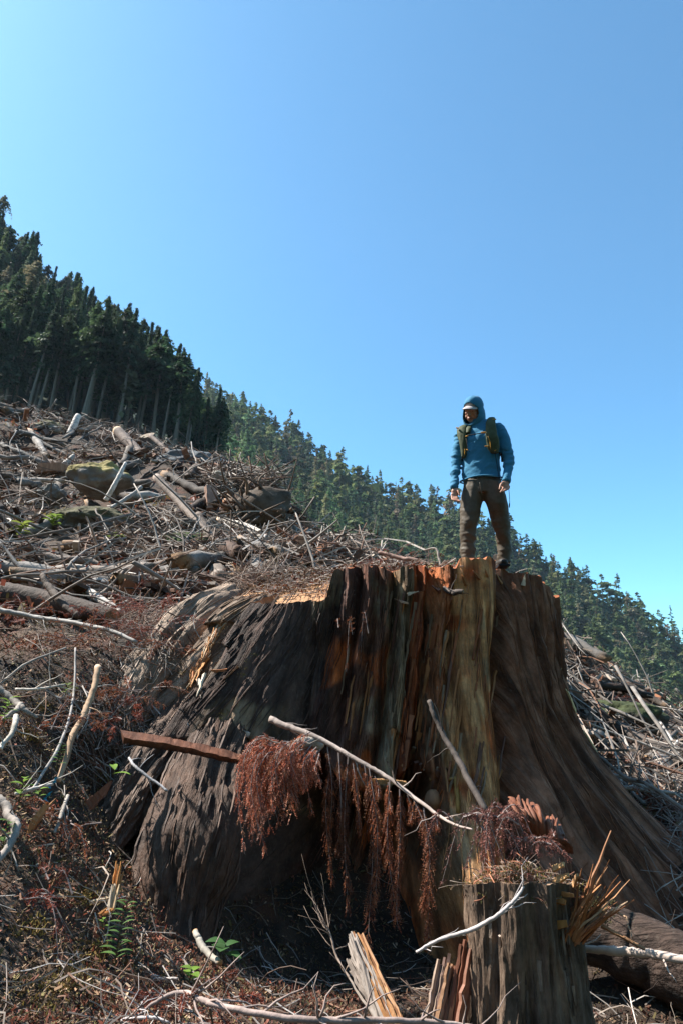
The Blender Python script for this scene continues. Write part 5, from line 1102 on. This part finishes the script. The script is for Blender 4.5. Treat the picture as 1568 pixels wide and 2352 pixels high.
M['amber'] = mat('amber_trim', base=(.55, .26, .03), attr=False, n_scale=30, n_amt=.1, bump=0, rough=.45)
M['black'] = mat('black_webbing', base=(.012, .013, .018), attr=False, n_scale=60, n_amt=.2, bump=0, rough=.7)
M['boot'] = mat('dark_leather', base=(.03, .024, .02), attr=False, n_scale=30, n_amt=.3, bump=.3, bump_scale=70, bump_dist=.003, rough=.6)
def loft(rings, k=40, yaw=0.0):
    """rings: (centre, half width, half depth[, yaw]) stacked bottom to top -> closed V,F"""
    V = []; a = np.arange(k) / k * 2 * math.pi
    n_up = max(3, 5 * len(rings)); c = spline([r[0] for r in rings], n_up)
    s = np.linspace(0, 1, n_up); s0 = np.linspace(0, 1, len(rings))
    hw = np.interp(s, s0, [r[1] for r in rings]); hd = np.interp(s, s0, [r[2] for r in rings]); yw = np.interp(s, s0, [(r[3] if len(r) > 3 else yaw) for r in rings])
    for ci, w, d, y_ in zip(c, hw, hd, yw):
        ex = np.cos(a) * w; ey = np.sin(a) * d; V.append(ci + np.stack([ex * math.cos(y_) - ey * math.sin(y_), ex * math.sin(y_) + ey * math.cos(y_), 0 * a], -1))
    V = np.concatenate(V); b = (n_up - 1) * k
    return V, [grid_faces(n_up, k, True), np.concatenate([[np.arange(k)[::-1]], [b + np.arange(k)]])]
def capsules(pts, rad, k=14):
    """rounded chain through pts"""
    pts = np.asarray(pts, float); out = []
    n = 5 * (len(pts) - 1) + 1; pth = spline(pts, n); rr = np.interp(np.linspace(0, 1, n), np.linspace(0, 1, len(rad)), rad)
    out.append(tube_batch(pth, rr, k))
    out.append(ico(pth[0], rr[0], 2)); out.append(ico(pth[-1], rr[-1], 2))
    return out
def fuse(parts, voxel, smooth=3):
    V, Fq, _ = merge([(p[0], p[1]) for p in parts]); me = make_mesh('tmp', V, Fq)
    o = link('tmp', me); m = o.modifiers.new('r', 'REMESH'); m.mode = 'VOXEL'; m.voxel_size = voxel
    if smooth: s = o.modifiers.new('s', 'SMOOTH'); s.iterations = smooth; s.factor = .5
    dg = bpy.context.evaluated_depsgraph_get(); e = o.evaluated_get(dg); m2 = e.to_mesh()
    n = len(m2.vertices); co = np.empty(n * 3, np.float32); m2.vertices.foreach_get('co', co); nr_ = np.empty(n * 3, np.float32); m2.vertices.foreach_get('normal', nr_)
    fs = {}
    for p in m2.polygons: fs.setdefault(len(p.vertices), []).append(p.vertices[:])
    e.to_mesh_clear(); bpy.data.objects.remove(o, do_unlink=True); bpy.data.meshes.remove(me)
    return co.reshape(-1, 3).astype(float), [np.array(x) for x in fs.values()], nr_.reshape(-1, 3).astype(float)
YAW = R_(-20)
# torso rings in crop pixels: (cx, cy, half width m, half depth m)
TOR = [((618, 1165), 0.193, 0.128), ((615, 1080), 0.188, 0.123), ((612, 950), 0.186, 0.119), ((610, 820), 0.196, 0.123), ((612, 720), 0.202, 0.125), ((620, 650), 0.193, 0.116), ((615, 605), 0.162, 0.095), ((600, 560), 0.103, 0.076), ((580, 520), 0.070, 0.068)]
def torso(off=0.0, lo=0, hi=None): return loft([(Q(*c), w - off, d - off, YAW) for c, w, d in TOR[lo:hi]])
AL = [((408, 640, .09), .062), ((372, 740, .09), .060), ((350, 860, .08), .055), ((338, 950, .06), .052), ((332, 1060, .03), .047), ((324, 1160, 0), .041), ((320, 1238, -.03), .035)]     # arm on the picture's left
AR = [((800, 600, -.05), .068), ((852, 690, -.07), .068), ((886, 810, -.08), .062), ((915, 920, -.08), .057), ((918, 1030, -.12), .051), ((908, 1110, -.15), .045), ((897, 1165, -.17), .039)]
def arm(A, off=0.0, hi=None):
    A = A[:hi]; return capsules([Q(*a) for a, r in A], [r - off for a, r in A], 20)
# ---- shirt
shV, shF, shN = fuse([torso()] + arm(AL) + arm(AR) + capsules([Q(600, 575, .02), Q(575, 520, .0)], [.105, .085], 20), .0075, 4)
c_ = shV - FOOT
arm_m = sstep(.17, .21, np.abs((c_[:, 0] - (Q(612, 800)[0] - FOOT[0]))))
wr = fbm(v3(c_[:, 0] * 5, c_[:, 1] * 5, c_[:, 2] * 26 + 2 * vnoise(c_ * 6)), 3) * (.4 + .9 * arm_m) + .8 * fbm(v3(c_[:, 0] * 7 + c_[:, 2] * 6, c_[:, 1] * 4, c_[:, 2] * 9 - c_[:, 0] * 10), 2) * (1 - arm_m)
shV = shV + shN * (.015 * wr - .006 * np.abs(fbm(v3(c_[:, 0] * 9 + c_[:, 2] * 7, c_[:, 1] * 9, c_[:, 2] * 22 - c_[:, 0] * 12), 3)))[:, None]
shirt = part('hooded_shirt', shV, shF, M['shirt'], man)
# side seam and hem
sm = spline([Q(765, 850, -.16), Q(785, 960, -.155), Q(800, 1060, -.15), Q(815, 1150, -.145)], 10); V, Fq = tube_batch(sm, np.full(10, .0035), 5); part('seam', V, Fq, M['black'], shirt)
hb_ = np.array([Q(618, 1165) + np.array([math.cos(a) * .208 * math.cos(YAW) - math.sin(a) * .138 * math.sin(YAW), math.cos(a) * .208 * math.sin(YAW) + math.sin(a) * .138 * math.cos(YAW), .006 * math.sin(a * 3)]) for a in np.linspace(0, 2 * math.pi, 41)])
V, Fq = tube_batch(hb_, np.full(41, .009), 8, cap=False); part('hem', V, Fq, M['shirt'], shirt)
# ---- trousers
LL = [((478, 2062, .02), 0.071, 0.078), ((472, 1990, .02), 0.073, 0.081), ((470, 1880, .02), 0.073, 0.083), ((478, 1740, .0), 0.077, 0.085), ((488, 1600, -.01), 0.089, 0.097), ((505, 1450, 0), 0.105, 0.112), ((530, 1310, .01), 0.114, 0.121), ((560, 1200, .01), 0.114, 0.120)]
RL = [((868, 2090, .11), 0.066, 0.078), ((875, 1990, .10), 0.071, 0.083), ((872, 1880, .08), 0.071, 0.085), ((855, 1740, .03), 0.075, 0.085), ((825, 1600, .0), 0.086, 0.097), ((792, 1450, -.04), 0.102, 0.110), ((752, 1310, -.03), 0.114, 0.121), ((705, 1200, -.02), 0.109, 0.120)]
HIP = [((632, 1330), .165, .125), ((632, 1250), .190, .132), ((625, 1175), .182, .118), ((620, 1120), .165, .10)]
def leg(A, off=0.0): return loft([(Q(*c), w - off, d - off) for c, w, d in A], 32)
trV, trF, trN = fuse([leg(LL), leg(RL), loft([(Q(*c), w, d, YAW * .6) for c, w, d in HIP], 40)], .0075, 4)
c_ = trV - FOOT; low = 1 - sstep(.25, .75, c_[:, 2])
wr = fbm(v3(c_[:, 0] * 9 + c_[:, 2] * 5, c_[:, 1] * 7, c_[:, 2] * 16), 3) * (.45 + 1.0 * low) + .5 * fbm(v3(c_[:, 0] * 22, c_[:, 1] * 22, c_[:, 2] * 4), 2) * (1 - low)
trV = trV + trN * (.015 * wr)[:, None]
tro = part('trousers', trV, trF, M['trouser'], man)
V, Fq = tube_batch(spline([Q(600, 1190, -.15), Q(612, 1270, -.15), Q(632, 1340, -.13)], 10), np.full(10, .004), 5); part('fly_seam', V, Fq, M['trouser'], tro)
# ---- boots
for (bx, by, by_) in ((Q(478, 2062)[0], YP + .05, R_(18)), (Q(868, 2090)[0], YP + .17, R_(-8))):
    zf = top_z(np.array([bx]), np.array([by]))[0] + .008
    b = [ico((bx - .02 * math.sin(by_), by - .10, zf + .045), (.052, .10, .045), 3), ico((bx, by + .03, zf + .055), (.05, .10, .055), 3), loft([(np.array([bx, by + .03, zf + .03]), .05, .07), (np.array([bx, by + .03, zf + .15]), .055, .065)], 24)]
    V, Fq, _ = fuse(b, .006, 2); bo = part('boot', V, Fq, M['boot'], man)
    V, Fq = box_pts((.105, .30, .022), .3); V = V + np.array([bx, by - .055, zf + .011]); part('sole', V, Fq, M['black'], bo)
# ---- head frame
hc = Q(528, 388, -.04); fwd = unit(np.array([-.60, -.68, -.42])); up_ = unit(np.array([.20, -.10, 1.0]) - fwd * np.dot(np.array([.20, -.10, 1.0]), fwd)); rt_ = np.cross(fwd, up_)      # rt_: the man's left on the picture's right is -rt_
def H(x, y, z): return hc + rt_ * x + fwd * y + up_ * z
HB = np.stack([rt_, fwd, up_], 0)
def hell(c, r, sub=3):
    V, Fq = ico((0, 0, 0), 1.0, sub); return (V * np.array(r)) @ HB + H(*c), Fq
head = [hell((0, -.012, .035), (.076, .095, .088)), hell((0, .025, -.03), (.064, .068, .085)), hell((0, .052, -.088), (.040, .036, .032)), hell((0, .07, .012), (.058, .028, .018)),
        hell((-.047, .035, -.062), (.022, .04, .034)), hell((.047, .035, -.062), (.022, .04, .034)), hell((0, .088, -.068), (.026, .016, .009)), hell((0, .088, -.080), (.023, .015, .009)), hell((-.035, .066, -.022), (.022, .022, .018)), hell((.035, .066, -.022), (.022, .022, .018))]
head += capsules([H(0, .088, .008), H(0, .104, -.018), H(0, .118, -.038)], [.009, .011, .013], 12) + [hell((-.013, .1, -.042), (.009, .013, .008)), hell((.013, .1, -.042), (.009, .013, .008))]
head += capsules([hc + np.array([.02, .03, -.05]), Q(580, 560, .0)], [.058, .062], 20)
# ---- hands
def hand(wr, fingers, thumb, palm):
    out = []
    for c, r in palm: out.append(ico(c, r, 3))
    for f in fingers + [thumb]: out += capsules([q for q in f[0]], f[1], 10)
    return out
hl = []   # picture-left hand, hanging, thumb to the right
wl = Q(322, 1240, -.03)
pl = [(Q(322, 1262, -.035), (.028, .020, .034)), (Q(322, 1295, -.045), (.034, .017, .036)), (Q(318, 1325, -.05), (.036, .015, .024))]
fl = []
for i, (x0, x1, x2, x3, y3) in enumerate([(292, 290, 302, 330, 1388), (308, 312, 326, 352, 1396), (325, 332, 346, 368, 1398), (341, 350, 362, 380, 1392)]):
    fl.append(([Q(x0, 1335, -.05), Q(x1, 1362, -.065 - .004 * i), Q(x2, 1382, -.085), Q(x3, y3 + 2, -.095 - .004 * i)], [.0095, .0088, .0080, .0070]))
tl = ([Q(338, 1262, -.05), Q(360, 1285, -.075), Q(370, 1312, -.085), Q(378, 1334, -.09)], [.013, .0115, .010, .0085])
hl = hand(wl, fl, tl, pl) + capsules([Q(320, 1200, -.02), wl], [.028, .026], 16)
wr_ = Q(893, 1168, -.17)
pr = [(Q(890, 1185, -.18), (.030, .021, .030)), (Q(885, 1212, -.19), (.038, .018, .034)), (Q(880, 1235, -.195), (.040, .016, .022))]
fr2 = []
for i, (x0, y0, x1, y1, x2, y2, x3, y3) in enumerate([(925, 1232, 924, 1252, 912, 1264, 900, 1268), (904, 1246, 900, 1268, 886, 1278, 872, 1282), (884, 1250, 874, 1274, 858, 1288, 842, 1294), (864, 1244, 850, 1268, 836, 1286, 828, 1298)]):
    fr2.append(([Q(x0, y0, -.2), Q(x1, y1, -.215), Q(x2, y2, -.225), Q(x3, y3, -.23)], [.0098, .009, .0082, .0072]))
tr2 = ([Q(858, 1190, -.2), Q(836, 1212, -.225), Q(826, 1240, -.235), Q(820, 1264, -.24)], [.014, .012, .0105, .009])
hr = hand(wr_, fr2, tr2, pr) + capsules([Q(905, 1120, -.155), wr_], [.032, .028], 16)
bodyparts = head + hl + hr + [torso(.022, 0, 8)] + arm(AL, .018) + arm(AR, .018) + [leg(LL, .02), leg(RL, .02), loft([(Q(*c), w - .02, d - .02, YAW * .6) for c, w, d in HIP], 30)]
bV, bF, bN = fuse(bodyparts, .0055, 2)
bc_ = np.tile([.44, .225, .155], (len(bV), 1)); loc = (bV - hc) @ HB.T
lips = sstep(.014, .005, np.abs(loc[:, 2] + .074)) * sstep(.032, .024, np.abs(loc[:, 0])) * (loc[:, 1] > .07); bc_ = bc_ * (1 - .5 * lips[:, None]) + np.array([.26, .09, .075]) * .5 * lips[:, None]
beard = sstep(-.03, -.06, loc[:, 2]) * (loc[:, 1] > .0) * (np.linalg.norm(loc, axis=1) < .16) * (1 - lips) * .3; bc_ = bc_ * (1 - beard[:, None]) + np.array([.16, .10, .08]) * beard[:, None]
body = part('body', bV, bF, M['skin'], man, col=bc_)
for s in (-1, 1):
    V, Fq = hell((.031 * s, .079, .0), (.0125, .009, .006), 2); part('eye', V, Fq, M['skin'], body, col=np.tile([.05, .035, .03], (len(V), 1)))
    V, Fq = tube_batch(spline([H(.014 * s, .099, .016), H(.032 * s, .096, .022), H(.050 * s, .082, .016)], 8), np.array([.004, .006, .006, .006, .005, .005, .004, .002]), 6); part('eyebrow', V, Fq, M['skin'], body, col=np.tile([.03, .02, .016], (len(V), 1)))
V, Fq = tube_batch(spline([H(-.026, .094, -.075), H(0, .105, -.0745), H(.026, .094, -.075)], 8), np.full(8, .0022), 5); part('mouth', V, Fq, M['skin'], body, col=np.tile([.10, .035, .03], (len(V), 1)))
# ---- hood: a shell round the head with a face opening
u_ = np.linspace(0, 2 * math.pi, 72, endpoint=False); v_ = np.linspace(-1, 1, 60)
hv = []
for t in v_:                                          # t: -1 throat .. 1 crown
    ang_ = (t * .5 + .5) * math.pi
    z = -.165 + .29 * (t * .5 + .5) if t < .25 else None
    if t < .25: w, d_, zz_, yo = (.095 + .018 * math.sin((t + 1) / 1.25 * math.pi)), (.105 + .022 * math.sin((t + 1) / 1.25 * math.pi)), -.185 + .215 * (t + 1) / 1.25, -.012
    else:
        ph = (t - .25) / .75 * math.pi / 2; w, d_, zz_, yo = .0955 * math.cos(ph) ** .8, .122 * math.cos(ph) ** .8, .03 + .112 * math.sin(ph), -.014
    for a in u_: hv.append((w * math.cos(a), yo + d_ * math.sin(a), zz_))
hv = np.array(hv); ff = grid_faces(60, 72, True); ctr = hv[ff].mean(1)
# opening: egg round the face, brim side up
op = (ctr[:, 1] > -.01) & (((ctr[:, 0]) / .088) ** 2 + ((ctr[:, 2] + .024) / .108) ** 2 < 1)
ff = ff[~op]
nrm = unit(hv - np.array([0, -.01, 0])); hv = hv + nrm * (.006 * fbm(v3(hv[:, 0] * 18, hv[:, 1] * 14 + hv[:, 2] * 12, hv[:, 2] * 14), 3))[:, None]
hW = hv @ HB + hc
hood = part('hood', hW, [ff], M['shirt'], shirt); so = hood.modifiers.new('s', 'SOLIDIFY'); so.thickness = .006; so.offset = -1
seam = spline([H(0, .095, .075), H(0, .05, .127), H(0, -.03, .14), H(0, -.1, .10)], 14); V, Fq = tube_batch(seam, np.full(14, .003), 5); part('hood_seam', V, Fq, M['black'], shirt)
# ---- cap: front panel and curved brim
cv = []
for t in np.linspace(0, 1, 10):
    for a in np.linspace(-1.25, 1.25, 24): cv.append((.083 * math.sin(a) * math.cos(t * 1.1) ** .5, -.012 + .104 * math.cos(a) * math.cos(t * 1.1) ** .5, .046 + .075 * math.sin(t * 1.1)))
cap = part('cap', np.array(cv) @ HB + hc, [grid_faces(10, 24)], M['cap'], man); so = cap.modifiers.new('s', 'SOLIDIFY'); so.thickness = .003
bv = []
for t in np.linspace(0, 1, 10):
    for a in np.linspace(-1, 1, 24):
        x = .080 * math.sin(a * 1.15); y0 = -.012 + .106 * math.cos(a * 1.15); y1 = y0 + .085 * math.cos(a * 1.45) ** .6
        bv.append((x * (1 + .04 * t), y0 + (y1 - y0) * t, .052 - .022 * (x / .08) ** 2 - .020 * t ** 1.4))
brim = part('brim', np.array(bv) @ HB + hc, [grid_faces(10, 24)], M['cap'], cap); so = brim.modifiers.new('s', 'SOLIDIFY'); so.thickness = .004
# ---- running vest
vest = part('vest', *(lambda q: (q[0], q[1]))(loft([(Q(605, 930, .13), .12, .05, YAW), (Q(605, 800, .15), .14, .065, YAW), (Q(605, 660, .14), .13, .06, YAW), (Q(600, 580, .11), .10, .04, YAW)], 30)), M['vest'], man)
def panel(name, rows, dep, yaw, seed, parent):
    """soft pocket panel; rows: (cx, cy, half width m, dy)"""
    V, Fq = loft([(Q(cx, cy, dy), w, dep, yaw) for cx, cy, w, dy in rows], 30); N_ = unit(V - V.mean(0)); V = V + N_ * (.009 * fbm(V * np.array([26, 26, 14]) + seed, 3))[:, None]
    return part(name, V, Fq, M['vest'], parent)
panel('vest_panel', [(765, 865, .035, -.165), (752, 800, .060, -.180), (742, 720, .062, -.190), (728, 655, .056, -.185), (725, 600, .050, -.175), (722, 530, .046, -.145), (728, 480, .036, -.09)], .032, R_(-8), 3, vest)
panel('vest_panel', [(425, 920, .020, -.02), (428, 860, .032, -.03), (420, 780, .036, -.035), (412, 700, .048, -.035), (405, 640, .056, -.025), (400, 590, .054, .0), (430, 565, .045, .03)], .036, R_(-40), 9, vest)
panel('vest_panel', [(470, 640, .022, -.07), (478, 590, .026, -.05), (490, 560, .022, -.0)], .018, R_(-30), 5, vest)
for (pts, rad, m_) in [([(470, 668, -.135), (540, 658, -.165), (610, 645, -.185)], .008, 'black'), ([(612, 640, -.195), (668, 636, -.205)], .013, 'amber'), ([(690, 680, -.222), (712, 740, -.222), (720, 820, -.215)], .005, 'amber'), ([(655, 790, -.205), (698, 790, -.212)], .010, 'amber'),
                       ([(765, 838, -.205), (805, 818, -.19)], .006, 'amber'), ([(735, 495, -.15), (775, 492, -.13)], .012, 'amber'), ([(340, 585, -.035), (362, 590, -.045)], .012, 'amber'), ([(448, 680, -.10), (468, 676, -.12)], .010, 'amber'), ([(432, 880, -.075), (434, 820, -.08)], .004, 'amber'),
                       ([(455, 825, -.10), (468, 832, -.11)], .007, 'amber'), ([(448, 705, -.1), (458, 760, -.12), (470, 830, -.125), (490, 852, -.13)], .0035, 'black'), ([(820, 860, -.13), (845, 900, -.06), (850, 960, .02)], .012, 'black'), ([(400, 925, -.0), (412, 960, .04)], .008, 'black'), ([(682, 490, -.10), (700, 478, -.07), (740, 470, -.05)], .004, 'amber')]:
    pp_ = [Q(*q) for q in pts]; pp_ = pp_ if len(pp_) > 2 else [pp_[0], (pp_[0] + pp_[1]) / 2, pp_[1]]
    V, Fq = tube_batch(spline(pp_, 9), np.full(9, rad), 8, squash=(1, .55)); part({'black': 'strap', 'amber': 'buckle' if rad > .006 else 'zip'}[m_], V, Fq, M[m_], vest)
# ---- dangling strap at his left hip, cuffs
V, Fq = tube_batch(spline([Q(920, 1240, -.08), Q(927, 1330, -.08), Q(932, 1420, -.08)], 8), np.full(8, .003), 5); ds = part('dangling_strap', V, Fq, M['black'], man)
V, Fq = tube_batch(spline([Q(930, 1415, -.08), Q(928, 1445, -.08), Q(926, 1470, -.08)], 6), np.array([.005, .010, .012, .012, .010, .006]), 8, squash=(1, .5)); part('strap_tab', V, Fq, M['black'], ds)
for (a, b, r) in ((Q(318, 1225, -.028), Q(324, 1252, -.036), .036), (Q(900, 1150, -.165), Q(890, 1186, -.18), .042)):
    V, Fq = tube_batch(spline([a, (a + b) / 2, b], 6), np.array([.9, 1.05, 1.0, 1.05, 1., .92]) * r, 18); part('cuff', V, Fq, M['shirt'], shirt)
# ------------------------------------------------------------------ haze of the valley air
if True:
    hz = bpy.data.materials.new('valley_haze'); hz.use_nodes = True; t_ = hz.node_tree
    t_.nodes.remove(t_.nodes['Principled BSDF']); pv = t_.nodes.new('ShaderNodeVolumePrincipled')
    pv.inputs['Color'].default_value = (0.62, 0.80, 1.0, 1); pv.inputs['Density'].default_value = 0.00009; pv.inputs['Anisotropy'].default_value = 0.2
    t_.links.new(pv.outputs[0], t_.nodes['Material Output'].inputs['Volume'])
    x0, x1, y0, y1, z0, z1 = -520.0, 620.0, -330.0, 560.0, -330.0, 420.0
    V = np.array([(x, y, z) for z in (z0, z1) for y in (y0, y1) for x in (x0, x1)])
    Fq = np.array([[0, 2, 3, 1], [4, 5, 7, 6], [0, 1, 5, 4], [2, 6, 7, 3], [0, 4, 6, 2], [1, 3, 7, 5]])
    tag(obj('haze', V, [Fq], hz, smooth=False), kind='stuff')
